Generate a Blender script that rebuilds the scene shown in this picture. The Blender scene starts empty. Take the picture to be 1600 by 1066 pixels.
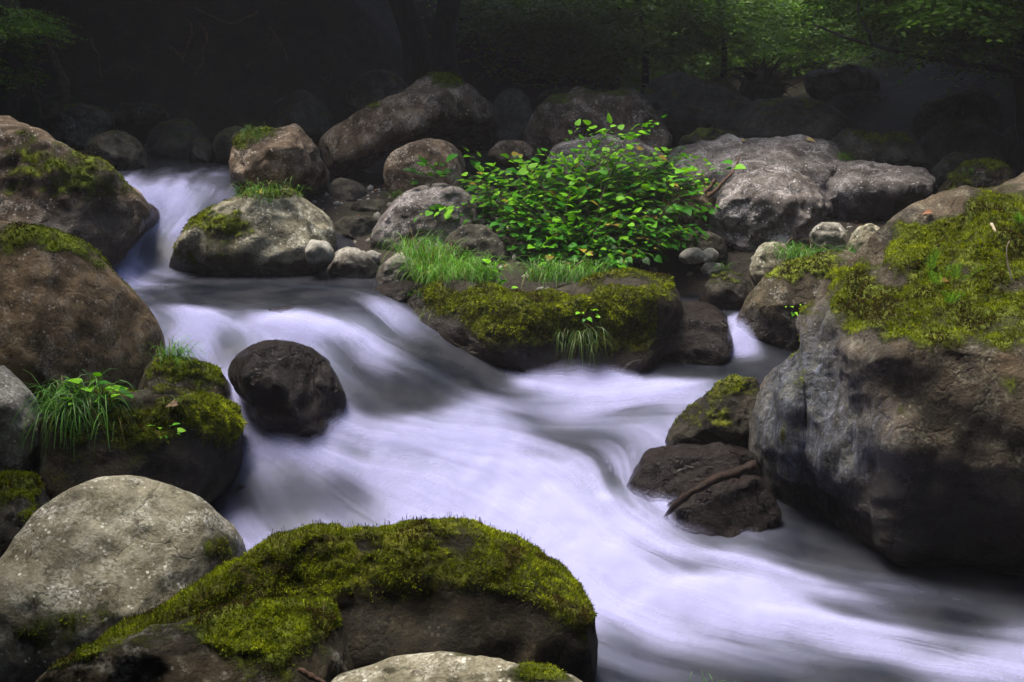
import bpy, bmesh, math, random
import numpy as np
from mathutils import Vector

# ------------------------------------------------------------------ camera, world, sun, exposure
scene = bpy.context.scene
COL = scene.collection
CAMZ, PITCH, FPX = 3.0, math.radians(12.0), 1931.0
cam_d = bpy.data.cameras.new('camera')
cam = bpy.data.objects.new('camera', cam_d)
COL.objects.link(cam)
cam.location = (0, 0, CAMZ)
cam.rotation_euler = (math.radians(90) - PITCH, 0, 0)
cam_d.sensor_width = 36.0
cam_d.lens = 36.0 * FPX / 1600.0
cam_d.clip_end = 500.0
cam_d.clip_start = 0.05
scene.camera = cam

SUN_EL, SUN_AZ = math.radians(74), math.radians(-75)     # azimuth measured from +Y towards +X
world = bpy.data.worlds.new("World")
scene.world = world
world.use_nodes = True
wn = world.node_tree.nodes
wl = world.node_tree.links
sky = wn.new('ShaderNodeTexSky')
sky.sky_type = 'NISHITA'
sky.sun_disc = False
sky.sun_elevation = SUN_EL
sky.sun_rotation = SUN_AZ
sky.air_density = 1.0
sky.dust_density = 3.0
wl.new(sky.outputs[0], wn['Background'].inputs['Color'])
wn['Background'].inputs['Strength'].default_value = 0.07
sd = bpy.data.lights.new('sun', 'SUN')
sd.energy = 1.5
sd.angle = math.radians(28)
sd.color = (1.0, 0.92, 0.78)
so = bpy.data.objects.new('sun', sd)
COL.objects.link(so)
sdir = Vector((math.sin(SUN_AZ) * math.cos(SUN_EL), math.cos(SUN_AZ) * math.cos(SUN_EL), math.sin(SUN_EL)))
so.rotation_euler = sdir.to_track_quat('Z', 'Y').to_euler()
so.location = (0, 8, 20)
scene.view_settings.view_transform = 'Standard'
scene.view_settings.look = 'None'
scene.view_settings.gamma = 1.0
scene.view_settings.exposure = 2.4
scene.cycles.max_bounces = 6
scene.cycles.diffuse_bounces = 3
scene.cycles.transparent_max_bounces = 16
scene.cycles.use_denoising = True
scene.cycles.volume_step_rate = 1.0

rng = np.random.default_rng(7)
random.seed(7)

# ------------------------------------------------------------------ projection helpers
CP, SP = math.cos(PITCH), math.sin(PITCH)
FWD = np.array([0, CP, -SP]); UPV = np.array([0, SP, CP]); RGT = np.array([1.0, 0, 0])
CAM = np.array([0, 0, CAMZ])

def ray(px, py):
    return FWD + RGT * ((px - 800.0) / FPX) + UPV * ((533.0 - py) / FPX)

def P(px, py, Y):
    d = ray(px, py)
    return CAM + d * (Y / d[1])

def Pz(px, py, z):
    d = ray(px, py)
    return CAM + d * ((z - CAMZ) / d[2])

def proj(v):
    r = np.asarray(v) - CAM
    w = r @ FWD
    return 800 + FPX * (r @ RGT) / w, 533 - FPX * (r @ UPV) / w

# ------------------------------------------------------------------ numpy noise
_perm = np.random.default_rng(3).permutation(256)
_perm = np.concatenate([_perm, _perm, _perm])
_grad = np.random.default_rng(4).normal(size=(256, 3))
_grad /= np.linalg.norm(_grad, axis=1)[:, None]

def perlin(p):
    p = np.asarray(p, float)
    i = np.floor(p).astype(np.int64)
    f = p - i
    i &= 255
    u = f * f * f * (f * (f * 6 - 15) + 10)
    out = 0
    for dx in (0, 1):
        wx = u[:, 0] if dx else 1 - u[:, 0]
        for dy in (0, 1):
            wy = u[:, 1] if dy else 1 - u[:, 1]
            for dz in (0, 1):
                wz = u[:, 2] if dz else 1 - u[:, 2]
                h = _perm[_perm[_perm[(i[:, 0] + dx) & 255] + ((i[:, 1] + dy) & 255)] + ((i[:, 2] + dz) & 255)]
                g = _grad[h]
                out = out + wx * wy * wz * ((f - np.array([dx, dy, dz])) * g).sum(1)
    return out * 1.4

def fbm(p, octv=4, gain=0.5, lac=2.03):
    a, s, o = 1.0, 1.0, 0
    for k in range(octv):
        o = o + a * perlin(np.asarray(p) * s + 17.3 * k)
        a *= gain; s *= lac
    return o

def smooth(a, b, x):
    t = np.clip((x - a) / (b - a), 0, 1)
    return t * t * (3 - 2 * t)

# ------------------------------------------------------------------ object helpers
def tag(o, label=None, cat=None, group=None, kind=None):
    if label: o['label'] = label
    if cat: o['category'] = cat
    if group: o['group'] = group
    if kind: o['kind'] = kind
    return o

def new_mesh(name, verts, faces, mat=None, parent=None, smooth_sh=True, attrs=None, loc=None, colors=None):
    """faces: (n,k) int array or list of such arrays. attrs: dict name -> float per vertex. colors: dict name -> (n,3)."""
    verts = np.asarray(verts, np.float32)
    if loc is not None:
        verts = verts - np.asarray(loc, np.float32)
    if isinstance(faces, np.ndarray):
        faces = [faces]
    me = bpy.data.meshes.new(name)
    me.vertices.add(len(verts))
    me.vertices.foreach_set('co', verts.ravel())
    nl = sum(f.size for f in faces); nf = sum(len(f) for f in faces)
    me.loops.add(nl)
    me.loops.foreach_set('vertex_index', np.concatenate([f.ravel() for f in faces]).astype(np.int32))
    me.polygons.add(nf)
    sizes = np.concatenate([np.full(len(f), f.shape[1]) for f in faces])
    starts = np.concatenate([[0], np.cumsum(sizes)[:-1]])
    me.polygons.foreach_set('loop_start', starts.astype(np.int32))
    me.polygons.foreach_set('use_smooth', np.full(nf, smooth_sh))
    me.update(calc_edges=True)
    for k, a in (attrs or {}).items():
        at = me.attributes.new(k, 'FLOAT', 'POINT')
        at.data.foreach_set('value', np.asarray(a, np.float32))
    for k, c in (colors or {}).items():
        at = me.attributes.new(k, 'FLOAT_COLOR', 'POINT')
        c4 = np.ones((len(verts), 4), np.float32); c4[:, :3] = c
        at.data.foreach_set('color', c4.ravel())
    me.validate()
    o = bpy.data.objects.new(name, me)
    if mat: me.materials.append(mat)
    COL.objects.link(o)
    if loc is not None: o.location = [float(v) for v in loc]
    if parent is not None:
        o.parent = parent
        o.location = [0, 0, 0] if loc is None else [float(a - b) for a, b in zip(loc, parent.location)]
    return o

def empty(name, loc):
    o = bpy.data.objects.new(name, None)
    o.empty_display_size = 0.1
    COL.objects.link(o)
    o.location = [float(v) for v in loc]
    return o

# ------------------------------------------------------------------ materials
class NT:
    def __init__(self, name):
        self.m = bpy.data.materials.new(name)
        self.m.use_nodes = True
        self.t = self.m.node_tree
        self.n = self.t.nodes
        self.b = self.n['Principled BSDF']
        self.out = self.n['Material Output']
    def link(self, a, b): self.t.links.new(a, b)
    def put(self, sock, v):
        if hasattr(v, 'is_linked') or isinstance(v, bpy.types.NodeSocket): self.link(v, sock)
        else: sock.default_value = v
    def coords(self, scale=(1, 1, 1), kind='Object'):
        tc = self.n.new('ShaderNodeTexCoord')
        mp = self.n.new('ShaderNodeMapping')
        mp.inputs['Scale'].default_value = scale
        self.link(tc.outputs[kind], mp.inputs['Vector'])
        return mp.outputs[0]
    def noise(self, co, scale, detail=4, rough=0.55, dist=0.0):
        x = self.n.new('ShaderNodeTexNoise')
        x.inputs['Scale'].default_value = scale; x.inputs['Detail'].default_value = detail
        x.inputs['Roughness'].default_value = rough; x.inputs['Distortion'].default_value = dist
        self.link(co, x.inputs['Vector'])
        return x.outputs['Fac']
    def voronoi(self, co, scale, feature='F1', rnd=1.0):
        x = self.n.new('ShaderNodeTexVoronoi')
        x.feature = feature
        x.inputs['Scale'].default_value = scale; x.inputs['Randomness'].default_value = rnd
        self.link(co, x.inputs['Vector'])
        return x.outputs['Distance']
    def math(self, op, a, b=0.5, c=None):
        x = self.n.new('ShaderNodeMath'); x.operation = op
        self.put(x.inputs[0], a); self.put(x.inputs[1], b)
        if c is not None: self.put(x.inputs[2], c)
        return x.outputs[0]
    def mr(self, v, a, b, c=0.0, d=1.0):
        x = self.n.new('ShaderNodeMapRange'); x.interpolation_type = 'SMOOTHSTEP'
        self.put(x.inputs['Value'], v)
        for k, q in zip(('From Min', 'From Max', 'To Min', 'To Max'), (a, b, c, d)): x.inputs[k].default_value = q
        return x.outputs[0]
    def ramp(self, v, stops):
        x = self.n.new('ShaderNodeValToRGB')
        e = x.color_ramp.elements
        while len(e) < len(stops): e.new(0.5)
        for i, (p, c) in enumerate(stops):
            e[i].position = p; e[i].color = (*c, 1)
        self.put(x.inputs[0], v)
        return x.outputs[0]
    def mix(self, f, a, b, mode='MIX'):
        x = self.n.new('ShaderNodeMix'); x.data_type = 'RGBA'; x.blend_type = mode
        self.put(x.inputs[0], f)
        for s, v in ((x.inputs[6], a), (x.inputs[7], b)):
            if isinstance(v, tuple): s.default_value = (*v, 1)
            else: self.link(v, s)
        return x.outputs[2]
    def attr(self, name, color=False):
        x = self.n.new('ShaderNodeAttribute'); x.attribute_name = name
        return x.outputs['Color'] if color else x.outputs['Fac']
    def bump(self, h, strength, dist, prev=None):
        x = self.n.new('ShaderNodeBump')
        x.inputs['Strength'].default_value = strength; x.inputs['Distance'].default_value = dist
        self.link(h, x.inputs['Height'])
        if prev is not None: self.link(prev, x.inputs['Normal'])
        return x.outputs[0]

def scl(c, k): return tuple(min(1, v * k) for v in c)

def rock_material(name, c_dark, c_mid, c_light, lichen=(0.45, 0.43, 0.40), lich_amt=0.5, spots=0.5, rough=0.85,
                  gloss=0.0, moss_dark=(0.014, 0.020, 0.003), moss_mid=(0.080, 0.105, 0.005), moss_lit=(0.19, 0.23, 0.010),
                  bump=1.0, grain=1.0, streak=0.0, ochre=0.0, crack=0.6):
    t = NT(name)
    co = t.coords()
    n1 = t.noise(co, 2.2, 5, 0.6, 0.4)
    n2 = t.noise(co, 9.0, 9, 0.68, 0.2)
    n3 = t.noise(co, 55.0 * grain, 5, 0.7)
    v = t.math('ADD', t.math('MULTIPLY', n1, 0.45), t.math('ADD', t.math('MULTIPLY', n2, 0.40), t.math('MULTIPLY', n3, 0.30)))
    base = t.ramp(v, [(0.47, c_dark), (0.575, c_mid), (0.69, c_light)])
    n0 = t.noise(co, 0.9, 4, 0.6, 0.8)
    base = t.mix(t.mr(n0, 0.36, 0.60, 0.40, 0.0), base, scl(c_dark, 0.8))
    if ochre:
        base = t.mix(t.math('MULTIPLY', t.mr(t.noise(co, 1.6, 7, 0.7, 0.5), 0.50, 0.62), ochre), base, (0.14, 0.085, 0.036))
    # hairline cracks
    wv = t.n.new('ShaderNodeVectorMath'); wv.operation = 'ADD'
    nz = t.n.new('ShaderNodeTexNoise'); nz.inputs['Scale'].default_value = 2.2; nz.inputs['Detail'].default_value = 6
    t.link(co, nz.inputs['Vector']); t.link(co, wv.inputs[0]); t.link(nz.outputs['Color'], wv.inputs[1])
    ck = t.voronoi(wv.outputs[0], 1.5, 'DISTANCE_TO_EDGE')
    ckm = t.math('MULTIPLY', t.mr(ck, 0.016, 0.002), t.mr(n1, 0.46, 0.58))
    base = t.mix(t.math('MULTIPLY', ckm, crack), base, scl(c_dark, 0.3))
    if streak:
        cs = t.coords((30, 30, 3.0))
        ns = t.math('ADD', t.math('MULTIPLY', t.noise(cs, 1.0, 8, 0.75, 0.8), 0.75), t.math('MULTIPLY', n2, 0.25))
        base = t.mix(t.math('MULTIPLY', t.attr('streak'), 0.85), base, t.ramp(ns, [(0.42, (0.010, 0.011, 0.014)), (0.52, (0.050, 0.060, 0.085)), (0.63, (0.20, 0.23, 0.33))]))  # pale blue tone paints the wet face's sky sheen into the colour
    # crusty lichen patches, and small round specks
    nl = t.noise(co, 5.0, 7, 0.72, 0.6)
    lm = t.math('MULTIPLY', t.mr(nl, 0.50, 0.60), t.mr(n3, 0.38, 0.62))
    base = t.mix(t.math('MULTIPLY', lm, lich_amt), base, lichen)
    vs = t.voronoi(co, 26.0 * grain)
    sp = t.math('MULTIPLY', t.mr(vs, 0.30, 0.16), t.mr(t.noise(co, 11.0, 3), 0.50, 0.62))
    base = t.mix(t.math('MULTIPLY', sp, spots), base, scl(lichen, 1.25))
    # dark pits
    vp = t.voronoi(co, 17.0 * grain)
    pit = t.math('MULTIPLY', t.mr(vp, 0.26, 0.10), t.mr(n2, 0.50, 0.42))
    base = t.mix(t.math('MULTIPLY', pit, 0.75), base, scl(c_dark, 0.35))
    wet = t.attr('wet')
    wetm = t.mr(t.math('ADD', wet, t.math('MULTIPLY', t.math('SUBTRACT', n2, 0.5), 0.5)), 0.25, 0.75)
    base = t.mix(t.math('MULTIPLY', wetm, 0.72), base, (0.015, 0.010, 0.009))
    # moss
    nm = t.noise(co, 26.0, 7, 0.72)
    nm2 = t.noise(co, 4.5, 5, 0.6)
    ms = t.mr(t.math('ADD', t.attr('moss'), t.math('ADD', t.math('MULTIPLY', t.math('SUBTRACT', n2, 0.5), 1.1), t.math('MULTIPLY', t.math('SUBTRACT', n3, 0.5), 0.5))), 0.30, 0.66)
    mv = t.math('ADD', t.math('MULTIPLY', nm, 0.55), t.math('MULTIPLY', nm2, 0.55))
    mc = t.ramp(mv, [(0.38, moss_dark), (0.54, moss_mid), (0.70, moss_lit)])
    brown = t.mr(t.noise(co, 3.1, 6, 0.7), 0.50, 0.64)
    mc = t.mix(t.math('MULTIPLY', brown, 0.6), mc, (0.045, 0.026, 0.010))
    col = t.mix(ms, base, mc)
    t.link(col, t.b.inputs['Base Color'])
    r = t.math('SUBTRACT', rough, t.math('MULTIPLY', wetm, 0.50))
    if streak: r = t.math('SUBTRACT', r, t.math('MULTIPLY', t.attr('streak'), 0.42))
    r = t.math('ADD', r, t.math('MULTIPLY', ms, 0.5))
    r = t.math('ADD', t.math('MAXIMUM', r, 0.12), t.math('MULTIPLY', t.math('SUBTRACT', n3, 0.5), 0.25))
    t.link(r, t.b.inputs['Roughness'])
    t.b.inputs['Specular IOR Level'].default_value = 0.35 + gloss
    b1 = t.bump(n2, 0.55 * bump, 0.05)
    b2 = t.bump(n3, 0.55 * bump, 0.012, b1)
    b2 = t.bump(t.mr(ck, 0.0, 0.03), 0.5 * crack * bump, 0.02, b2)
    b3 = t.bump(t.mr(vp, 0.0, 0.3), 0.25 * bump, 0.012, b2)
    if streak: b3 = t.bump(t.math('MULTIPLY', ns, t.attr('streak')), 0.8, 0.04, b3)
    b4 = t.bump(t.math('MULTIPLY', nm, ms), 0.9, 0.03, b3)
    t.link(b4, t.b.inputs['Normal'])
    return t.m

def leaf_material(name, transl=0.35, rough=0.5, spec=0.3):
    t = NT(name)
    c = t.attr('col', True)
    t.link(c, t.b.inputs['Base Color'])
    t.b.inputs['Roughness'].default_value = rough
    t.b.inputs['Specular IOR Level'].default_value = spec
    tr = t.n.new('ShaderNodeBsdfTranslucent')
    t.link(t.mix(1.0, c, (1.0, 1.0, 0.45), 'MULTIPLY'), tr.inputs['Color'])
    mx = t.n.new('ShaderNodeMixShader'); mx.inputs[0].default_value = transl
    t.link(t.b.outputs[0], mx.inputs[1]); t.link(tr.outputs[0], mx.inputs[2])
    t.link(mx.outputs[0], t.out.inputs['Surface'])
    return t.m

def bark_material(name, c1, c2, scale=(9, 9, 1.6), moss=0.3):
    t = NT(name)
    co = t.coords(scale)
    n = t.noise(co, 2.5, 8, 0.7, 0.5)
    col = t.ramp(n, [(0.35, c1), (0.7, c2)])
    mm = t.mr(t.noise(t.coords(), 2.5, 6, 0.65), 0.52, 0.66)
    col = t.mix(t.math('MULTIPLY', mm, moss), col, (0.035, 0.05, 0.008))
    t.link(col, t.b.inputs['Base Color'])
    t.b.inputs['Roughness'].default_value = 0.9
    t.link(t.bump(n, 0.8, 0.03), t.b.inputs['Normal'])
    return t.m

M = {}
M['gray'] = rock_material('gray lichen rock', (0.06, 0.055, 0.046), (0.21, 0.195, 0.165), (0.40, 0.385, 0.35), lichen=(0.52, 0.51, 0.48), lich_amt=0.55, spots=0.8)
M['pale'] = rock_material('pale rock', (0.12, 0.115, 0.10), (0.25, 0.24, 0.21), (0.40, 0.39, 0.36), lich_amt=0.35, spots=0.4, bump=0.7)
M['lilac'] = rock_material('purple gray rock', (0.042, 0.036, 0.034), (0.145, 0.125, 0.118), (0.34, 0.31, 0.30), lichen=(0.50, 0.47, 0.48), lich_amt=0.7, spots=0.7, bump=1.3)
M['olive'] = rock_material('olive gray rock', (0.070, 0.062, 0.038), (0.23, 0.21, 0.145), (0.42, 0.395, 0.30), lichen=(0.58, 0.57, 0.50), lich_amt=0.6, spots=0.9, bump=1.1)
M['brown'] = rock_material('brown rock', (0.040, 0.025, 0.012), (0.142, 0.094, 0.048), (0.29, 0.205, 0.118), lichen=(0.40, 0.36, 0.30), lich_amt=0.35, spots=0.6, bump=0.8)
M['rust'] = rock_material('red brown rock', (0.030, 0.019, 0.011), (0.112, 0.076, 0.048), (0.27, 0.195, 0.132), lichen=(0.48, 0.42, 0.36), lich_amt=0.55, spots=0.7, bump=1.1)
M['wet'] = rock_material('wet dark rock', (0.006, 0.0036, 0.0036), (0.017, 0.0105, 0.0100), (0.044, 0.029, 0.027), lich_amt=0.06, spots=0.08, rough=0.58, gloss=-0.11, bump=2.6, grain=0.8)
M['dark'] = rock_material('dark mossy rock', (0.014, 0.012, 0.008), (0.045, 0.040, 0.028), (0.10, 0.09, 0.07), lichen=(0.25, 0.24, 0.2), lich_amt=0.3, spots=0.5,
                          moss_mid=(0.055, 0.070, 0.006), moss_lit=(0.13, 0.16, 0.010))
M['black'] = rock_material('black backlit rock', (0.020, 0.017, 0.013), (0.058, 0.050, 0.037), (0.13, 0.115, 0.088), lichen=(0.16, 0.15, 0.12), lich_amt=0.2, spots=0.3,
                           moss_dark=(0.014, 0.018, 0.003), moss_mid=(0.055, 0.068, 0.007), moss_lit=(0.12, 0.145, 0.012))
M['mossy'] = rock_material('mossy boulder rock', (0.014, 0.010, 0.005), (0.045, 0.034, 0.017), (0.12, 0.092, 0.052), lichen=(0.36, 0.35, 0.31), lich_amt=0.4, spots=0.4)
M['right'] = rock_material('right boulder rock', (0.013, 0.010, 0.006), (0.058, 0.043, 0.026), (0.18, 0.142, 0.096), lichen=(0.30, 0.30, 0.22), lich_amt=0.35, spots=0.35, streak=0.85, gloss=0.1, ochre=0.25, bump=1.7)
M['peat'] = rock_material('dark peaty rock', (0.005, 0.004, 0.002), (0.016, 0.012, 0.006), (0.046, 0.034, 0.018), lichen=(0.20, 0.18, 0.13), lich_amt=0.15, spots=0.15,
                         moss_dark=(0.012, 0.013, 0.003), moss_mid=(0.060, 0.066, 0.006), moss_lit=(0.17, 0.185, 0.010))
# ------------------------------------------------------------------ stream surface
def rbf(pts, vals):
    pts = np.asarray(pts, float); vals = np.asarray(vals, float)
    d = np.linalg.norm(pts[:, None] - pts[None], axis=2)
    n = len(pts)
    A = np.zeros((n + 3, n + 3))
    A[:n, :n] = d + np.eye(n) * 1e-3
    A[:n, n] = 1; A[:n, n + 1:] = pts; A[n, :n] = 1; A[n + 1:, :n] = pts.T
    b = np.zeros(n + 3); b[:n] = vals
    w = np.linalg.solve(A, b)
    def f(q):
        q = np.asarray(q, float)
        out = np.empty(len(q))
        for s in range(0, len(q), 60000):
            c = q[s:s + 60000]
            dd = np.sqrt(((c[:, None] - pts[None]) ** 2).sum(2))
            out[s:s + 60000] = dd @ w[:n] + w[n] + c @ w[n + 1:]
        return out
    return f

def blur(a, sig):
    k = int(sig * 3) + 1
    g = np.exp(-0.5 * (np.arange(-k, k + 1) / sig) ** 2); g /= g.sum()
    for ax in (0, 1):
        pad = [(k, k) if i == ax else (0, 0) for i in (0, 1)]
        ap = np.pad(a, pad, mode='edge')
        a = sum(g[i] * (ap[i:i + a.shape[0], :] if ax == 0 else ap[:, i:i + a.shape[1]]) for i in range(2 * k + 1))
    return a

# (pixel of the photograph, height of the water there in metres)
WPTS = [(950,1066,-.06),(1200,1066,-.08),(1600,1066,-.12),(950,990,-.02),(1200,1000,-.05),(1500,1000,-.10),(1600,950,-.12),(1400,930,-.08),
 (1200,900,-.02),(1100,880,.06),(1020,920,.02),(950,900,.03),(900,850,.08),(800,830,.10),(600,830,.05),(450,840,.02),(380,830,.02),(1050,850,.08),
 (700,790,.17),(850,770,.20),(950,790,.17),(580,790,.14),(450,800,.14),(360,780,.16),(420,745,.36),(520,740,.36),(620,740,.34),(750,730,.33),(900,730,.28),(980,740,.25),
 (1030,690,.34),(950,680,.36),(850,680,.35),(750,690,.43),(650,690,.46),(550,690,.49),(450,690,.50),(390,690,.52),
 (1050,620,.52),(950,620,.52),(850,620,.56),(770,640,.555),(680,655,.54),(1100,590,.60),(950,590,.60),(850,590,.61),(800,620,.58),(1180,575,.66),(1050,565,.67),(1180,556,.70),(1100,555,.70),(1020,552,.70),
 (380,640,.62),(365,600,.78),(340,560,.92),(320,530,1.0),(290,500,1.12),(260,480,1.18),
 (560,650,.60),(600,635,.63),(560,600,.76),(600,580,.82),(650,600,.74),(700,590,.74),(720,620,.64),(760,590,.68),(800,590,.64),(640,560,.86),(560,560,.86),
 (450,530,1.03),(540,525,1.03),(600,530,.95),(620,515,.97),(400,510,1.10),(500,505,1.11),(580,495,1.10),(350,495,1.13),(600,470,1.16),
 (300,470,1.20),(400,475,1.20),(500,470,1.20),(580,455,1.21),(250,450,1.22),(400,445,1.22),(500,445,1.22),(600,445,1.21),(250,432,1.22),(170,425,1.24),(300,436,1.22),(450,438,1.22),
 (160,405,1.34),(220,395,1.40),(260,365,1.55),(250,335,1.70),(300,350,1.62),(220,300,1.93),(280,300,1.90),(340,300,1.88),(200,280,1.99),(280,275,2.0),(355,272,2.0),
 (150,270,2.0),(250,262,2.02),(350,262,2.02)]
wp, wz = [], []
for px, py, z in WPTS:
    q = Pz(px, py, z); wp.append(q[:2]); wz.append(z)
# the side fall on the right and its little upper basin, and anchors out of sight
for px, py, Y in [(1140,504,10.42),(1170,504,10.42),(1120,492,10.7),(1180,492,10.7),(1090,470,11.1),(1150,470,11.2),(1060,462,11.4),(1250,480,11.2)]:
    q = P(px, py, Y); wp.append(q[:2]); wz.append(q[2])
for X, Y, z in [(-6,4.3,-.1),(6,4.3,-.15),(0,4.3,-.08),(5,7,-.1),(6.5,9,0.4),(-5,9,.6),(-5,6,0),(-7,13,1.9),(-7,16,2.05),(-3,17,2.08),(0,17,2.0),(6.5,14,1.9),(3,15,1.9),(0.5,12.3,1.0),(2.5,13,1.2)]:
    wp.append((X, Y)); wz.append(z)
DX = 0.015
GX = np.arange(-5.4, 6.4, DX); GY = np.arange(4.5, 15.2, DX)
CX = GX[::4]; CY = GY[::4]
fz = rbf(wp, wz)
cz = fz(np.stack(np.meshgrid(CX, CY), -1).reshape(-1, 2)).reshape(len(CY), len(CX))
cz = blur(cz, 1.6)

def upsample(c):
    def idx(g, cg):
        t = np.clip((g - cg[0]) / (cg[1] - cg[0]), 0, len(cg) - 1.001)
        i = t.astype(int); return i, t - i
    ix, fx = idx(GX, CX); iy, fy = idx(GY, CY)
    a = c[iy][:, ix]; b = c[iy][:, ix + 1]; d = c[iy + 1][:, ix]; e = c[iy + 1][:, ix + 1]
    fx = fx[None]; fy = fy[:, None]
    return (a * (1 - fx) + b * fx) * (1 - fy) + (d * (1 - fx) + e * fx) * fy
ZW = blur(upsample(cz), 5)

def sample(G, x, y):
    x = np.atleast_1d(x); y = np.atleast_1d(y)
    tx = np.clip((x - GX[0]) / DX, 0, len(GX) - 1.001); ty = np.clip((y - GY[0]) / DX, 0, len(GY) - 1.001)
    ix = tx.astype(int); iy = ty.astype(int); fx = tx - ix; fy = ty - iy
    return (G[iy, ix] * (1 - fx) + G[iy, ix + 1] * fx) * (1 - fy) + (G[iy + 1, ix] * (1 - fx) + G[iy + 1, ix + 1] * fx) * fy

def hit(px, py):
    d = ray(px, py)
    ts = np.linspace(4.6, 15.0, 900)
    q = CAM + d[None] * (ts / d[1])[:, None]
    zz = sample(ZW, q[:, 0], q[:, 1])
    k = np.nonzero(q[:, 2] < zz)[0]
    return q[k[0]] if len(k) else q[-1]

FPTS = [(300,474,.06),(350,478,.05),(450,479,.0),(400,462,.0),(550,476,.05),(510,462,.0),(270,460,.15),(340,455,.05),(520,484,.3),(380,484,.25),(1150,508,1.1),(1152,516,1.4),(1153,526,1.4),(1153,538,1.4),(1153,546,1.4),(1130,554,1.0),(1178,554,1.0),(1200,540,-.1),(1130,545,.0),(1100,520,0),(1060,500,0),(1100,573,-.2),(1000,576,.15),(1190,592,-.1),(1060,578,-.1),(1150,585,-.15),(1195,575,-.15),(1215,565,-.1),(1020,566,-.05),(1130,500,.2),(1130,480,.02),(1180,490,.02),(1190,540,.05),(1080,540,.05),(220,425,1),(180,405,.95),(205,385,.9),(240,375,.35),(270,385,.3),(250,400,.35),(270,350,.8),(300,310,.95),(330,320,.35),(350,278,.5),(215,295,.75),(250,280,.45),(300,270,.3),(300,330,.8),(262,330,.9),(235,345,.9),(285,330,1),(245,365,1),
 (300,450,.16),(450,455,.03),(550,460,.05),(250,440,.45),(380,440,.05),(600,455,.08),(500,475,.10),(420,482,.12),(340,468,.14),
 (280,490,.75),(330,500,.95),(400,508,1),(480,508,1),(560,500,.95),(590,483,.7),(550,470,.5),(470,492,.7),(430,492,.5),
 (330,530,.9),(280,520,.75),(320,555,.65),(350,570,.35),(350,540,.5),(450,525,.95),(530,525,.95),
 (560,540,.7),(600,558,.5),(560,575,.3),(540,600,.35),(580,618,.12),(640,585,.28),(600,590,.42),(680,560,.12),(720,570,.04),(780,590,.05),(740,600,.06),(700,615,.22),(660,632,.08),(620,638,.05),(570,640,.15),(650,660,.65),(640,545,.2),(700,545,.04),(760,570,.03),(690,640,.35),(735,630,.5),(540,620,.3),
 (380,610,.95),(400,650,1),(430,680,1),(530,665,.9),(480,680,1),
 (520,695,.95),(600,690,.95),(700,665,.9),(760,645,.75),(830,600,.9),(900,590,1),(980,605,.95),(1050,610,.85),(1110,605,.6),(1100,588,.2),(1180,578,-.1),(1000,568,.1),(1050,562,-.05),(1150,555,.8),(1100,556,.25),(1030,553,.3),(1195,557,.25),(1150,568,-.05),
 (850,680,.45),(900,700,.45),(930,680,.4),(800,705,.95),(900,645,.65),(960,680,.42),(1020,680,.5),(1000,650,.6),(700,720,.95),(800,760,1),(880,790,1),(940,750,.6),(960,800,.9),(600,735,.8),(500,728,.75),(420,720,.95),(380,745,.75),
 (430,785,.2),(380,785,.16),(520,775,.22),(560,775,.4),(470,790,.3),(440,768,.35),(350,770,.05),(600,780,.55),(640,755,.6),(480,810,.3),(470,750,.35),(550,745,.5),(400,830,.85),(500,826,.8),(620,820,.85),(420,855,.7),(360,810,.6),
 (700,800,.85),(800,820,.95),(900,860,1),(950,900,1),(1000,840,.9),(1050,845,.75),(1090,885,.5),(1070,905,.6),(1130,875,.75),(1180,890,.8),(1250,915,.75),(1300,922,.6),(1400,935,.45),(1500,945,.35),(1600,925,.1),(1500,910,.08),(1350,890,.2),(1250,876,.2),
 (1000,930,1),(1050,960,1),(1100,980,1),(1200,1000,.95),(1300,1000,.75),(1400,1012,.8),(1500,1040,.8),(1590,1052,.75),(1200,950,.75),(1300,955,.42),(1400,962,.2),(1470,972,.03),(1530,975,.08),(1590,990,.45),(960,990,.6),(1000,1015,.35),(1100,1030,.33),(1200,1045,.28),(1300,1050,.2),(1400,1062,.10),(950,1050,.4),(1030,1058,.35)]
STREAM = [[(300,440),(290,480),(340,505),(440,510),(560,510),(640,560),(720,610),(770,640)],[(580,470),(620,520),(700,570),(790,600)],
 [(260,480),(300,520),(340,570),(375,620),(405,670),(470,700),(560,730),(640,790),(740,830)],[(520,530),(560,580),(590,630),(640,660)],[(440,520),(340,545),(330,560)],
 [(480,705),(600,692),(720,672),(830,645),(950,618),(1080,600),(1150,575)],[(500,725),(640,712),(760,700),(860,672),(960,650),(1040,640)],
 [(420,705),(560,725),(700,740),(800,785),(880,860),(1000,940),(1150,985),(1400,1015),(1600,1060)],[(720,705),(800,725),(870,770),(940,850),(1040,930),(1200,960),(1400,975),(1600,1010)],
 [(880,690),(920,730),(930,790)],[(1010,690),(970,740),(950,790),(1000,850),(1100,880),(1250,915),(1420,940),(1600,965)],
 [(420,700),(500,715),(560,745),(600,800),(620,830)],[(420,715),(380,760),(370,800),(400,840)],[(480,725),(460,760),(450,800),(450,840)],
 [(640,700),(700,760),(760,810),(850,870),(930,950),(1050,1010),(1250,1040),(1500,1080)],[(930,900),(950,990),(1040,1040),(1200,1070)],
 [(300,262),(270,300),(265,340),(215,385),(180,410),(240,430),(350,440)],[(350,268),(320,310),(290,345),(240,380)],[(250,440),(400,450),(560,460)],[(1300,895),(1450,915),(1600,930)]]
fp, fv = [], []
for px, py, f in FPTS:
    q = hit(px, py); fp.append(q[:2]); fv.append(f)
for X, Y in [(-5.4,4.5),(6.4,4.5),(-5.4,9),(6.4,8),(6.4,11),(6.4,15),(0,15),(0.5,12.2),(-5.4,15),(3,12.5)]:
    fp.append((X, Y)); fv.append(0.05)
ff = rbf(fp, fv)
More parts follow.
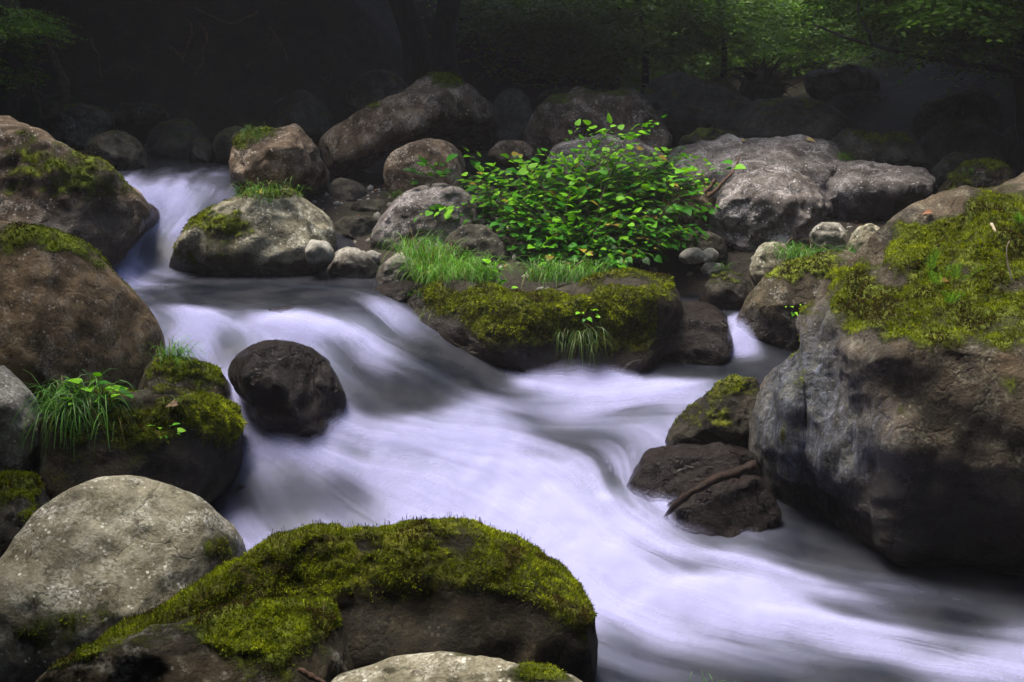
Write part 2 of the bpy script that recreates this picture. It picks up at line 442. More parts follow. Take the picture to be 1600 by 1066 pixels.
FOAM = upsample(blur(np.clip(ff(np.stack(np.meshgrid(CX, CY), -1).reshape(-1, 2)).reshape(len(CY), len(CX)), -.1, 1.1), 1.0))
# flow directions
tp, tv = [], []
for line in STREAM:
    w = [hit(*p)[:2] for p in line]
    for a, b in zip(w[:-1], w[1:]):
        d = b - a; L = np.linalg.norm(d)
        for s in np.arange(0, 1, min(1, 0.25 / max(L, .01))):
            tp.append(a + d * s); tv.append(d / max(L, 1e-6))
tp = np.array(tp); tv = np.array(tv)
cg = np.stack(np.meshgrid(CX, CY), -1).reshape(-1, 2)
num = np.zeros_like(cg)
for s in range(0, len(cg), 20000):
    d2 = ((cg[s:s + 20000, None] - tp[None]) ** 2).sum(2) + 0.03
    w = d2 ** -1.25
    num[s:s + 20000] = (w[..., None] * tv[None]).sum(1) / w.sum(1)[:, None]
VX = upsample(num[:, 0].reshape(len(CY), len(CX))); VY = upsample(num[:, 1].reshape(len(CY), len(CX)))
nn = np.sqrt(VX ** 2 + VY ** 2) + 1e-6; VX /= nn; VY /= nn

def lic(noise, steps):
    ny, nx = noise.shape
    jj, ii = np.meshgrid(np.arange(nx), np.arange(ny))
    acc = np.zeros_like(noise); tot = 0
    for sgn in (1, -1):
        x = jj.astype(np.float32).copy(); y = ii.astype(np.float32).copy()
        for k in range(steps):
            xi = np.clip(x + .5, 0, nx - 1).astype(int); yi = np.clip(y + .5, 0, ny - 1).astype(int)
            w = 0.5 + 0.5 * math.cos(math.pi * k / steps)
            acc += noise[yi, xi] * w; tot += w
            x += VX[yi, xi] * sgn; y += VY[yi, xi] * sgn
    r = acc / tot
    r = (r - r.mean()) / r.std()
    return r
nshape = ZW.shape
L1 = lic(rng.normal(size=nshape), 44)
L2 = lic(blur(rng.normal(size=nshape), 2.6), 80)
L3 = lic(blur(rng.normal(size=nshape), 7), 100)
L4 = lic(blur(rng.normal(size=nshape), 1.3), 60)
XX, YY = np.meshgrid(GX, GY)
soft = fbm(np.stack([XX.ravel() * 2.2, YY.ravel() * 2.2, np.zeros(XX.size)], 1), 3).reshape(nshape)
gz, gx = np.gradient(ZW, DX)
LIFT = np.clip(FOAM, 0, 1)
ZS = ZW + 0.004 * L2 * LIFT + 0.008 * L3 * LIFT + 0.034 * soft * LIFT

ny_, nx_ = nshape
ids = np.arange(ny_ * nx_).reshape(nshape)
QUADS = np.stack([ids[:-1, :-1], ids[:-1, 1:], ids[1:, 1:], ids[1:, :-1]], -1).reshape(-1, 4)
# keep what lies inside the picture's wedge, with a margin
wedge = np.abs(XX) < 0.44 * YY + 0.6
def sheet(name, Z, attrs, mat, keep):
    kq = keep.ravel()[QUADS].any(1)
    q = QUADS[kq]
    used, inv = np.unique(q, return_inverse=True)
    v = np.stack([XX.ravel()[used], YY.ravel()[used], Z.ravel()[used]], 1)
    return new_mesh(name, v, inv.reshape(-1, 4), mat, attrs={k: a.ravel()[used] for k, a in attrs.items()})

t = NT('stream water')
fo = t.attr('foam'); st = t.attr('streak')
co = t.coords()
bed = t.ramp(t.noise(co, 2.5, 5), [(0.35, (0.008, 0.010, 0.015)), (0.65, (0.026, 0.027, 0.034))])
# silky water: the more air in it, the whiter
fm = t.math('ADD', fo, t.math('MULTIPLY', st, 0.07))
fm = t.math('MULTIPLY', t.math('POWER', t.math('MAXIMUM', fm, 0.0), 1.7), 0.8)
t.link(t.mix(fm, bed, (0.17, 0.19, 0.27)), t.b.inputs['Base Color'])
t.link(t.math('ADD', 0.22, t.math('MULTIPLY', fm, 0.5)), t.b.inputs['Roughness'])
t.b.inputs['IOR'].default_value = 1.33
t.b.inputs['Specular IOR Level'].default_value = 0.1
t.link(t.bump(t.noise(co, 7, 3), 0.06, 0.05), t.b.inputs['Normal'])
M['water'] = t.m

def foam_material(name, bright):
    t = NT(name)
    a = t.attr('alpha')
    t.b.inputs['Base Color'].default_value = (*bright, 1)
    t.b.inputs['Roughness'].default_value = 0.95
    t.b.inputs['Specular IOR Level'].default_value = 0.05
    tr = t.n.new('ShaderNodeBsdfTransparent')
    mx = t.n.new('ShaderNodeMixShader')
    t.link(a, mx.inputs[0]); t.link(tr.outputs[0], mx.inputs[1]); t.link(t.b.outputs[0], mx.inputs[2])
    t.link(mx.outputs[0], t.out.inputs['Surface'])
    return t.m
M['foam'] = foam_material('white foam', (0.395, 0.405, 0.665))

tag(sheet('stream', ZS, {'foam': np.clip(FOAM, 0, 1), 'streak': L2}, M['water'], wedge), kind='structure')
F = np.clip(FOAM, 0, 1) ** 1.25
puff = fbm(np.stack([XX.ravel() * 3.4, YY.ravel() * 3.4, np.full(XX.size, 4.0)], 1), 4, 0.6).reshape(nshape)
L5 = lic(puff + 0.4 * rng.normal(size=nshape), 26)
lay = [(0.012, 0.60, 0.06 * L1 + 0.16 * L2 + 0.30 * L5), (0.034, 0.45, 0.06 * L4 + 0.20 * L3 + 0.40 * L5), (0.058, 0.32, 0.20 * L3 + 0.30 * puff + 0.25 * soft),
       (0.075, 0.20, 0.16 * L3 + 0.60 * puff), (0.10, 0.13, 0.20 * L5 + 0.70 * soft)]
for k, (off, mxa, pat) in enumerate(lay):
    a = np.clip((F - 0.10 - 0.10 * k) / 0.85, 0, 1) ** 1.75
    a = np.clip(a * (1 + pat * (2.5 * (1 - a) + 0.35)), 0, 1) * mxa * 1.15
    a = np.clip(a, 0, 0.95)
    z = ZS + off * (0.3 + F) + 0.010 * L3 * F
    o = sheet('foam', z, {'alpha': a}, M['foam'], wedge & (a > 0.012))
    tag(o, kind='stuff'); o['label'] = ['silky white foam running down the stream', 'soft white spray lying over the stream foam', 'thin white mist of water above the foam', 'faint veil of spray over the churning water', 'highest thin spray drifting over the white water'][k]; o['category'] = 'foam'

# ------------------------------------------------------------------ ground
gp, gzv = [], []
for (x, y), z in zip(wp, wz):
    gp.append((x, y)); gzv.append(z - 0.38)
for px, py, Y in [(640,455,10.9),(700,445,10.9),(780,440,10.8),(880,435,10.9),(1000,435,11.0),(1060,440,11.3),(900,390,11.8),(700,390,11.7),(800,400,11.4),(1000,350,12.3),(820,330,12.6),(560,405,11.7),(550,345,12.6),
                  (620,320,12.9),(450,300,12.9),(1100,420,11.5),(1200,400,11.4),(1300,390,11.2),(1400,380,11.8),(1200,330,13),(1400,330,13.2),(1550,330,12.5),(1300,260,15),(1000,260,14.5),(700,260,15),(550,260,15.5)]:
    q = P(px, py, Y); gp.append(q[:2]); gzv.append(q[2])
for X, Y, z in [(0,0,.7),(-3,3,.2),(3,2,.0),(0,3.4,-.3),(-4,5,.1),(-5,7,.9),(-6,10,1.7),(-8,6,3),(-10,10,5),(8,6,2.0),(10,10,4.0),(6.5,11.5,1.6),(0,-7,4.6),(-8,-6,7),(8,-6,7),(-16,0,10),(16,0,10),(-16,14,11),(16,14,10),
                (-7.5,15,3.4),(-9,16,5.5),(-6,18,4.0),(-4,18.5,4.2),(-2.2,19.3,4.0),(-6,21,7),(-3,22,6.5),(-1.2,20.5,2.9),(0.5,19,2.35),(2,17,2.2),(4,17,2.3),(6.8,16,2.9),(9,17,5),(8,20,4.6),(10,24,7),
                (2,22,2.6),(5,22,2.7),(1,28,3.0),(5,28,3.0),(9,30,5),(3,36,3.9),(8,38,6),(-3,28,6),(-8,30,12),(3,46,8),(-5,45,13),(12,45,13),(-20,40,18),(22,40,18),(0,58,19),(20,58,20),(-20,58,22),(-20,-12,12),(20,-12,12),(0,-14,9)]:
    gp.append((X, Y)); gzv.append(z)
fg = rbf(gp, gzv)
tx = np.arange(-22, 22.01, 0.14); ty = np.arange(-14, 60.01, 0.14)
TX, TY = np.meshgrid(tx, ty)
tz = fg(np.stack([TX.ravel(), TY.ravel()], 1)).reshape(TX.shape)
tz = blur(tz, 1.5)
tz += (0.10 * fbm(np.stack([TX.ravel() * .9, TY.ravel() * .9, np.ones(TX.size)], 1), 4)).reshape(TX.shape) * np.clip((TY - 12) / 6, 0.25, 1)
def ground_z(x, y):
    ix = int(np.clip((x + 22) / 0.14, 0, len(tx) - 1)); iy = int(np.clip((y + 14) / 0.14, 0, len(ty) - 1))
    return float(tz[iy, ix])
t = NT('forest floor')
co = t.coords()
n = t.noise(co, 3.0, 8, 0.7); n2 = t.noise(co, 22, 5, 0.7)
col = t.ramp(t.math('ADD', t.math('MULTIPLY', n, .6), t.math('MULTIPLY', n2, .4)), [(0.38, (0.010, 0.007, 0.005)), (0.55, (0.030, 0.021, 0.014)), (0.7, (0.06, 0.046, 0.032))])
t.link(t.mix(t.mr(t.noise(co, 1.3, 5), 0.5, 0.65, 0, 0.7), col, (0.018, 0.024, 0.006)), t.b.inputs['Base Color'])
t.b.inputs['Roughness'].default_value = 0.95
t.link(t.bump(n2, 0.8, 0.04, t.bump(n, 0.7, 0.12)), t.b.inputs['Normal'])
M['ground'] = t.m
gi = np.arange(TX.size).reshape(TX.shape)
tag(new_mesh('ground', np.stack([TX.ravel(), TY.ravel(), tz.ravel()], 1), np.stack([gi[:-1, :-1], gi[:-1, 1:], gi[1:, 1:], gi[1:, :-1]], -1).reshape(-1, 4), M['ground']), kind='structure')
# ------------------------------------------------------------------ rocks
_ico = {}
def ico(s):
    if s not in _ico:
        b = bmesh.new(); bmesh.ops.create_icosphere(b, subdivisions=s, radius=1.0)
        b.verts.ensure_lookup_table()
        _ico[s] = (np.array([v.co[:] for v in b.verts]), np.array([[v.index for v in f.verts] for f in b.faces]))
        b.free()
    return _ico[s]

def vnormals(v, f):
    n = np.zeros_like(v)
    fn = np.cross(v[f[:, 1]] - v[f[:, 0]], v[f[:, 2]] - v[f[:, 0]])
    for k in range(3): np.add.at(n, f[:, k], fn)
    return n / (np.linalg.norm(n, axis=1)[:, None] + 1e-12)

def catmull(pts, per=14):
    p = np.asarray(pts, float); n = len(p); out = []
    for i in range(n):
        a, b, c, d = p[i - 1], p[i], p[(i + 1) % n], p[(i + 2) % n]
        for s in np.arange(per) / per:
            out.append(0.5 * ((2 * b) + (-a + c) * s + (2 * a - 5 * b + 4 * c - d) * s * s + (-a + 3 * b - 3 * c + d) * s ** 3))
    return np.array(out)

ROCKS = {}
def rock(key, name, label, pts, Y, tf, tb=None, mat='gray', moss=0.0, blobs=(), bumps=(), sub=5, planes=7, rough=1.0, wet=True,
         e=0.75, cat='rock', group=None, centre=None, streak=(), up=1.0, seed=None, dark=(), warp=None, chips=None):
    """pts: silhouette traced in photograph pixels; Y: distance of the silhouette; tf / tb: half thickness towards / away from the viewer."""
    r_ = np.random.default_rng(seed if seed is not None else abs(hash_(key)) % 100000)
    out = catmull(pts)
    if centre is None:
        x, y = out[:, 0], out[:, 1]; x2, y2 = np.roll(x, -1), np.roll(y, -1)
        cr = x * y2 - x2 * y; A = cr.sum() / 2
        centre = (((x + x2) * cr).sum() / (6 * A), ((y + y2) * cr).sum() / (6 * A))
    C = P(centre[0], centre[1], Y)
    N = (CAM - C) / np.linalg.norm(CAM - C)
    Aa = np.array([N[1] * -1.0, N[0], 0.0]); Aa = np.cross([0, 0, 1.0], N); Aa /= np.linalg.norm(Aa)
    B = np.cross(N, Aa)
    # silhouette rays onto the plane through C
    pl = []
    for px, py in out:
        d = ray(px, py); s = ((C - CAM) @ N) / (d @ N)
        q = CAM + d * s - C
        pl.append((q @ Aa, q @ B))
    pl = np.array(pl)
    th = np.arctan2(pl[:, 1], pl[:, 0]); rr = np.hypot(pl[:, 0], pl[:, 1])
    bins = np.linspace(-math.pi, math.pi, 361)
    o_ = np.argsort(th)
    tt = np.concatenate([th[o_] - 2 * math.pi, th[o_], th[o_] + 2 * math.pi]); r3 = np.concatenate([rr[o_]] * 3)
    tab = np.interp(bins, tt, r3)
    d, f = ico(sub)
    u, v_, w = d[:, 0], d[:, 1], d[:, 2]
    s = np.sqrt(u * u + v_ * v_)
    ang = np.arctan2(v_, u)
    R = np.interp(ang, bins, tab)
    ss = np.clip(s, 0, 1) ** e
    ww = np.sign(w) * np.abs(w) ** (0.5 + 0.5 * e)
    size = float(np.median(rr))
    tb_ = tb if tb is not None else tf * 1.1
    depth = np.where(w > 0, tf, tb_) * ww
    x = R * ss * np.cos(ang); y = R * ss * np.sin(ang)
    # facets: soft planar cuts through the bulge
    q = np.stack([x / size, y / size, depth / max(tf, 1e-3)], 1)
    for k in range(planes):
        nrm = r_.normal(size=3); nrm[2] = abs(nrm[2]) * 0.9 + 0.45; nrm[1] += 0.25
        nrm /= np.linalg.norm(nrm)
        h = q @ nrm
        lim = h.max() * r_.uniform(0.62, 0.86)
        over = np.clip(h - lim, 0, None)
        q[:, :] -= nrm[None] * (over * 0.92)[:, None] * np.array([[0.35, 0.35, 1.0]])
    for k in range(12 if chips is None else chips):          # broken edges: small shallow cuts all round
        nrm = r_.normal(size=3); nrm[2] = abs(nrm[2]) * 0.7
        nrm /= np.linalg.norm(nrm)
        h = q @ nrm
        lim = h.max() * r_.uniform(0.86, 0.97)
        q -= nrm[None] * (np.clip(h - lim, 0, None) * 0.95)[:, None] * np.array([[0.7, 0.7, 1.0]])
    x = q[:, 0] * size; y = q[:, 1] * size; depth = q[:, 2] * max(tf, 1e-3)
    pos = C + x[:, None] * Aa + y[:, None] * B + depth[:, None] * N
    px, py = proj(pos)
    for bx, by, amt, rad in bumps:
        g = np.exp(-((px - bx) ** 2 + (py - by) ** 2) / (2 * rad * rad)) * smooth(-0.15, 0.35, w)
        pos += (amt * g)[:, None] * N
    if warp is not None:                                   # push along the sight lines: slopes and undercuts of the whole body
        vd = pos - CAM; vd /= np.linalg.norm(vd, axis=1)[:, None]
        pos = pos - vd * warp(px, py)[:, None]
    # relief
    nv = vnormals(pos, f)
    seedv = r_.uniform(0, 60, 3)
    edge = 0.4 + 0.6 * smooth(0.0, 0.45, np.abs(w))
    l1 = fbm(pos / (size * 0.75) + seedv, 4)
    l2 = fbm(pos / 0.16 + seedv * 2, 4, 0.55)
    rid = 1 - np.abs(fbm(pos / (size * 0.55) + seedv * 3, 3)) * 2
    disp = size * 0.095 * rough * l1 + 0.022 * rough * l2 + size * 0.050 * rough * np.clip(rid, -.5, 1)
    pos = pos + nv * (disp * edge)[:, None]
    nv = vnormals(pos, f)
    px, py = proj(pos)
    # moss
    l3 = fbm(pos / 0.30 + seedv * 1.7, 4, 0.6)
    m = moss + up * smooth(0.25, 0.95, nv[:, 2]) * 0.55 + 0.38 * l3 - 0.25
    fr = smooth(-0.35, 0.1, w)
    for bx, by, rad, amt in blobs:
        rx, ry = rad if isinstance(rad, tuple) else (rad, rad)
        g = np.exp(-(((px - bx) / rx) ** 2 + ((py - by) / ry) ** 2) * 0.7)
        m = m + amt * g * fr
    m = np.clip(m, 0, 1)
    wet_dark = np.zeros(len(pos))
    if wet:
        zl = sample(ZW, pos[:, 0], pos[:, 1])
        wet_dark = 1 - smooth(0.03, 0.30, pos[:, 2] - zl + 0.06 * l3)
    for bx, by, rad, amt in dark:  # dark blobs add plain darkening through the wet mask
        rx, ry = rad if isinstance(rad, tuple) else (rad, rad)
        wet_dark = np.clip(wet_dark + amt * np.exp(-(((px - bx) / rx) ** 2 + ((py - by) / ry) ** 2) * 0.7) * fr, 0, 1)
    if mat == 'wet': wet_dark = np.maximum(wet_dark, 0.85)
    sk = np.zeros(len(pos))
    for bx, by, rad, amt in streak:
        rx, ry = rad if isinstance(rad, tuple) else (rad, rad)
        sk = np.clip(sk + amt * np.exp(-(((px - bx) / rx) ** 2 + ((py - by) / ry) ** 2) * 0.7) * fr, 0, 1)
    m = m * (1 - 0.8 * wet_dark)
    if len(streak):
        pos = pos + nv * (sk * 0.030 * fbm(pos * np.array([11, 11, 1.3]) + seedv, 4, .6))[:, None]
    # cushions of moss stand proud of the stone
    pos = pos + nv * (smooth(0.4, 0.75, m) * (0.014 + 0.022 * fbm(pos / 0.08 + seedv, 3)))[:, None]
    base = np.array([C[0], C[1], pos[:, 2].min()])
    o = new_mesh(name, pos, f, M[mat], attrs={'moss': m, 'wet': wet_dark, 'streak': sk}, loc=base)
    tag(o, label, cat, group)
    ROCKS[key] = dict(o=o, pos=pos, f=f, n=vnormals(pos, f), m=m, w=w, mat=mat)
    return o

def hash_(s):
    h = 5381
    for c in s: h = (h * 33 + ord(c)) & 0x7fffffff
    return h

# --- near bank
rock('front', 'mossy_boulder', 'long moss-topped boulder at the bottom centre, its dark face hanging over the stream',
     [(40,1080),(100,1035),(170,990),(260,952),(340,902),(400,876),(470,843),(560,836),(650,828),(740,828),(805,840),(852,868),(890,905),(915,945),(930,990),(928,1040),(905,1100),(760,1160),(500,1190),(200,1170)],
     5.75, 0.62, 0.55, 'peat', moss=0.10, sub=6, chips=3, centre=(560,1010), planes=4, rough=0.7, e=0.7,
     blobs=[(640,875,(330,62),.62),(420,930,(180,60),.2),(840,880,(70,40),.6),(420,920,(160,45),.6),(250,985,(170,50),.5),(760,1000,(190,80),-.2),(640,1010,(120,70),-.2),(905,960,(30,90),.75),(840,930,(60,30),.3)],
     bumps=[(640,880,.10,120),(740,1010,-.14,120),(480,1010,-.2,90)])
rock('frontlow', 'mossy_stone', 'low mossy stone with a bare gray shoulder in front of the long moss-topped boulder',
     [(20,1085),(90,1045),(180,1003),(260,985),(340,962),(440,945),(520,948),(549,972),(556,1015),(548,1070),(480,1130),(250,1150),(80,1130)],
     5.15, 0.35, 0.3, 'mossy', moss=0.02, sub=6, planes=4, rough=0.8,
     blobs=[(440,985,(110,40),.75),(500,965,(60,22),.5),(390,1040,(60,30),.7),(130,1030,(60,22),.4),(270,1040,(85,24),-.8),(545,1030,(26,50),-.5)])
rock('frontpale', 'pale_stone', 'smooth pale stone cut by the bottom edge, below the long moss-topped boulder',
     [(520,1070),(570,1045),(630,1027),(690,1021),(760,1030),(830,1044),(910,1068),(940,1120),(760,1150),(560,1140)],
     4.9, 0.28, 0.25, 'olive', chips=3, moss=-0.2, sub=6, planes=3, rough=0.6, wet=False, blobs=[(830,1052,(45,14),.9),(610,1048,(30,12),.35),(740,1066,(40,9),.3)])
rock('graydome', 'gray_boulder', 'big rounded gray boulder speckled with pale lichen at the lower left',
     [(-60,930),(0,880),(22,848),(60,802),(110,768),(165,748),(215,746),(262,757),(312,786),(352,816),(382,850),(394,885),(388,930),(340,1000),(220,1070),(60,1110),(-80,1060)],
     6.5, 0.55, 0.6, 'olive', chips=3, moss=-0.30, sub=6, planes=3, rough=0.5, e=0.8, up=0.3,
     blobs=[(350,862,(48,42),1.1),(280,790,(16,22),.5),(60,1010,(95,52),1.1),(250,930,(60,25),.45),(130,960,(60,22),.5)])
rock('leftmossy', 'mossy_boulder', 'dark flat-topped mossy boulder above the rounded gray boulder, sedge growing on its left end',
     [(48,720),(55,668),(78,632),(105,612),(180,618),(260,613),(330,622),(375,640),(391,668),(386,705),(370,745),(320,790),(200,830),(80,810)],
     7.95, 0.55, 0.6, 'peat', moss=0.08, sub=6, planes=5, rough=0.9, e=0.62,
     blobs=[(250,645,(140,34),.65),(360,665,(38,50),.6),(200,700,(110,50),.4),(260,780,(130,30),-.5),(230,617,(50,10),-.6),(100,620,(26,20),-.6)],
     bumps=[(240,720,.05,90)])
rock('leftbrown', 'brown_boulder', 'huge smooth brown boulder at the left edge with a mossy shoulder and a pale scratch',
     [(-130,400),(-60,355),(0,347),(60,350),(112,366),(162,410),(207,455),(242,500),(257,542),(255,582),(235,620),(180,650),(90,660),(0,660),(-100,640)],
     9.0, 0.85, 0.9, 'brown', chips=4, moss=-0.22, sub=6, planes=3, rough=0.45, e=0.8, blobs=[(70,375,(110,30),.7),(165,430,(50,44),.5),(225,495,(24,60),.45)], bumps=[(100,560,.05,120)])
rock('leftsmall', 'mossy_stone', 'green mossy stone wedged between the huge brown boulder and the white chute',
     [(210,610),(238,568),(275,556),(322,566),(352,590),(369,622),(350,660),(220,660)], 8.75, 0.3, 0.35, 'mossy', moss=0.15, planes=4, blobs=[(290,585,(60,26),.5),(240,620,(25,20),-.4)])
rock('leftgray', 'gray_stone', 'gray brown stone at the left edge, half hidden by the sedge tuft',
     [(-60,610),(0,571),(35,595),(70,640),(68,690),(40,740),(-50,760)], 7.75, 0.4, 0.4, 'gray', moss=-0.25, planes=4, rough=0.7, blobs=[(10,690,(60,40),.1)], up=.4)
rock('leftlow', 'mossy_stone', 'small clump-mossed stone at the left edge beside the rounded gray boulder',
     [(-50,770),(0,744),(42,741),(70,765),(76,795),(58,830),(30,880),(-50,900)], 7.1, 0.3, 0.3, 'dark', moss=-0.05, planes=4,
     blobs=[(45,755,(34,18),1.0),(5,765,(20,22),.9),(40,810,(28,16),.6)])
# --- left and middle distance
rock('lefttop', 'gray_boulder', 'broad brown gray boulder at the upper left beside the first waterfall, streaked with olive moss',
     [(-130,260),(-70,205),(0,184),(40,192),(92,225),(150,260),(192,286),(230,320),(254,350),(246,385),(190,420),(60,440),(-90,430)], 11.2, 0.8, 0.9, 'rust', moss=-0.08, sub=6, planes=5, rough=1.2, wet=True, up=.5,
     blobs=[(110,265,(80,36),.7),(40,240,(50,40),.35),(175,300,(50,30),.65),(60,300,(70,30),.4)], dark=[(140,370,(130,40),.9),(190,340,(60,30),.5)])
rock('chute', 'wet_boulder', 'round wet black brown boulder standing in the middle of the white cascade',
     [(360,578),(384,546),(430,533),(476,540),(511,565),(533,600),(537,640),(515,680),(455,695),(410,680),(382,630),(366,605)], 8.62, 0.42, 0.5, 'wet', moss=-0.6, sub=6, planes=5, chips=6, rough=.85, up=0, e=0.8)
rock('pool', 'olive_boulder', 'pale olive boulder with a mossy left flank beside the upper pool',
     [(266,430),(274,388),(298,350),(340,320),(400,301),(450,299),(491,315),(516,340),(526,368),(520,400),(500,440),(400,462),(300,455)], 11.5, 0.62, 0.7, 'olive', moss=-0.12, sub=6, planes=5, rough=0.8, e=0.72,
     blobs=[(370,350,(44,20),.9),(320,390,(48,50),.65),(440,303,(60,10),.7),(390,412,(120,24),.6),(470,350,(50,30),-.4),(430,375,(40,20),-.4),(300,420,(22,22),.3)], bumps=[(470,335,-.08,30),(410,375,.06,40)])
rock('block', 'pale_stone', 'small blocky pale stone leaning on the right end of the pale olive boulder', [(477,392),(482,377),(508,377),(520,388),(519,408),(500,420),(482,415)], 11.0, 0.12, 0.14, 'pale', moss=-0.4, sub=4, planes=5, e=.6)
rock('poolright', 'gray_stone', 'rounded gray stone between the blocky pale stone and the island grass', [(508,438),(515,410),(530,392),(555,389),(580,402),(592,425),(588,445),(540,452)], 11.2, 0.2, 0.22, 'gray', moss=-0.2, sub=5, planes=4, blobs=[(520,425,(18,14),.6)])
rock('poolright2', 'gray_stone', 'egg-shaped gray stone at the left foot of the bright island grass', [(587,440),(596,415),(620,399),(645,405),(662,425),(658,450),(610,456)], 11.0, 0.18, 0.2, 'gray', moss=-0.2, sub=5, planes=3, blobs=[(630,405,(16,7),.5),(600,435,(14,14),.3)])
rock('upper', 'rust_boulder', 'angular brown boulder with grass on its left shoulder above the pale olive boulder',
     [(360,262),(368,215),(400,203),(440,201),(461,195),(488,222),(500,252),(514,276),(500,300),(440,300),(375,300)], 12.7, 0.5, 0.55, 'rust', moss=-0.2, sub=6, planes=7, rough=1.1, e=.65, warp=lambda x, y: -.3 * np.clip((232 - y) / 34, 0, 1) - .35 * np.clip((x - 455) / 50, 0, 1) - .2 * np.clip((y - 268) / 25, 0, 1), blobs=[(376,225,(16,24),.8),(395,205,(34,10),.7)])
rock('slab', 'rust_boulder', 'long slanting red brown boulder overhanging a dark hollow at the upper centre',
     [(499,242),(502,214),(560,180),(620,150),(670,122),(706,113),(735,129),(768,152),(779,182),(778,228),(740,238),(690,222),(630,222),(560,262),(515,275)], 14.1, 0.75, 0.8, 'rust', moss=-0.22, sub=6, planes=5, rough=0.8, e=.62, wet=False,
     blobs=[(705,122,(36,14),.8),(600,165,(50,10),.25)], bumps=[(600,200,.12,50),(700,150,.12,40)],
     warp=lambda x, y: -.75 * np.clip((y - np.maximum(265 - .46 * (x - 505), 184)) / 26, 0, 1.3) - .5 * np.clip((150 - y) / 50, 0, 1))
rock('slabball', 'rust_boulder', 'round brown boulder lying under the slanting red brown boulder', [(601,280),(607,246),(630,228),(670,217),(706,225),(729,252),(726,285),(695,310),(620,312)], 12.7, 0.4, 0.42, 'rust', moss=-0.3, planes=4, rough=.7, wet=False)
rock('bushleft', 'gray_boulder', 'gray boulder at the left side of the leafy bush, bright grass at its foot',
     [(577,395),(588,352),(618,310),(660,291),(712,288),(760,315),(775,360),(760,420),(680,435),(600,425)], 12.0, 0.5, 0.55, 'lilac', moss=-0.2, sub=6, planes=5, rough=.8, blobs=[(588,385,(14,30),.6)])
rock('bushback', 'rust_boulder', 'big brown gray boulder standing behind the leafy bush', [(818,228),(833,176),(880,150),(905,137),(942,147),(986,137),(1016,154),(1036,190),(1052,232),(1000,262),(850,262)], 14.6, 0.6, 0.7, 'rust', moss=-0.15, sub=6, planes=6, rough=.9, e=.68, wet=False,
     blobs=[(870,155,(30,12),.5),(960,142,(34,8),.5),(1025,190,(14,40),.3)])
rock('bushgap', 'rust_stone', 'small brown stone between the round brown boulder and the leafy bush', [(763,245),(775,226),(800,219),(825,226),(838,250),(800,262)], 13.4, 0.2, 0.2, 'rust', moss=-0.3, sub=5, planes=4, wet=False)
rock('bushlilac', 'lilac_boulder', 'purple gray boulder half covered by the leafy bush', [(850,262),(868,230),(920,217),(970,207),(1012,217),(1042,240),(1050,285),(950,310),(860,300)], 13.1, 0.45, 0.5, 'lilac', moss=-0.35, sub=5, planes=6, wet=False, up=.3)
rock('bushunder', 'gray_stone', 'speckled dark gray stone under the left side of the leafy bush', [(690,420),(700,372),(735,352),(775,362),(800,400),(790,435),(720,440)], 11.4, 0.25, 0.3, 'dark', moss=-0.2, sub=5, planes=5)
rock('bushright', 'rust_stone', 'dark brown stone behind the right edge of the leafy bush', [(1036,350),(1048,300),(1075,282),(1105,300),(1115,345),(1090,385),(1050,385)], 12.3, 0.3, 0.3, 'rust', moss=-0.3, sub=5, planes=5, wet=False)
rock('flatgray', 'gray_boulder', 'broad flat-topped pale gray boulder right of the leafy bush',
     [(1036,262),(1058,222),(1130,222),(1200,218),(1292,221),(1322,235),(1347,262),(1320,310),(1270,345),(1150,345),(1060,330)], 13.1, 0.7, 0.7, 'lilac', moss=-0.38, sub=6, planes=5, e=.6, wet=False, up=.2, rough=.9, warp=lambda x, y: -.9 * np.clip((266 - y) / 48, 0, 1) - .3 * np.clip((x - 1290) / 50, 0, 1))
rock('grayright', 'gray_boulder', 'rough gray boulder leaning below the flat-topped pale gray boulder',
     [(1100,355),(1114,315),(1150,279),(1200,264),(1246,269),(1281,300),(1303,340),(1292,375),(1240,392),(1190,400),(1120,395)], 12.0, 0.5, 0.55, 'lilac', moss=-0.36, sub=6, planes=5, rough=1.2, wet=False, up=.3, warp=lambda x, y: -.5 * np.clip((310 - y) / 45, 0, 1) - .3 * np.clip((x - 1225 - .25 * (y - 280)) / 60, 0, 1), blobs=[(1270,330,(18,30),.35),(1180,272,(14,5),.5)])
rock('darkface', 'dark_boulder', 'flat-topped boulder with a dark front face right of the rough gray boulder', [(1286,290),(1300,256),(1342,252),(1400,261),(1452,267),(1463,292),(1452,325),(1420,352),(1340,372),(1298,350)], 12.6, 0.4, 0.55, 'lilac', moss=-0.35, sub=6, planes=5, e=.6, wet=False, up=.2,
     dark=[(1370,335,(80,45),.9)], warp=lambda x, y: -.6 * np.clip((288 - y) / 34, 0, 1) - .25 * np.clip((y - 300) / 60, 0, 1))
rock('mid', 'mossy_boulder', 'long low mossy boulder lying along the water below the leafy bush',
     [(604,505),(625,470),(662,452),(720,436),(782,458),(832,463),(900,445),(962,432),(1022,432),(1056,450),(1077,487),(1062,520),(1035,555),(990,600),(900,615),(800,610),(730,580),(670,545),(620,525)],
     10.35, 0.55, 0.6, 'peat', chips=6, moss=0.16, sub=6, planes=4, rough=.8, e=.62,
     blobs=[(680,460,(60,26),.7),(840,490,(110,34),.65),(960,485,(120,46),.6),(720,520,(120,30),.3),(1010,500,(50,30),.35),(1000,435,(60,9),.2),(720,443,(24,9),-.9),(890,452,(34,9),-.9),(980,440,(32,7),-.9),(1045,500,(22,30),-.5),(820,535,(190,40),.22)],
     bumps=[(800,480,.08,60),(900,550,-.08,70)])
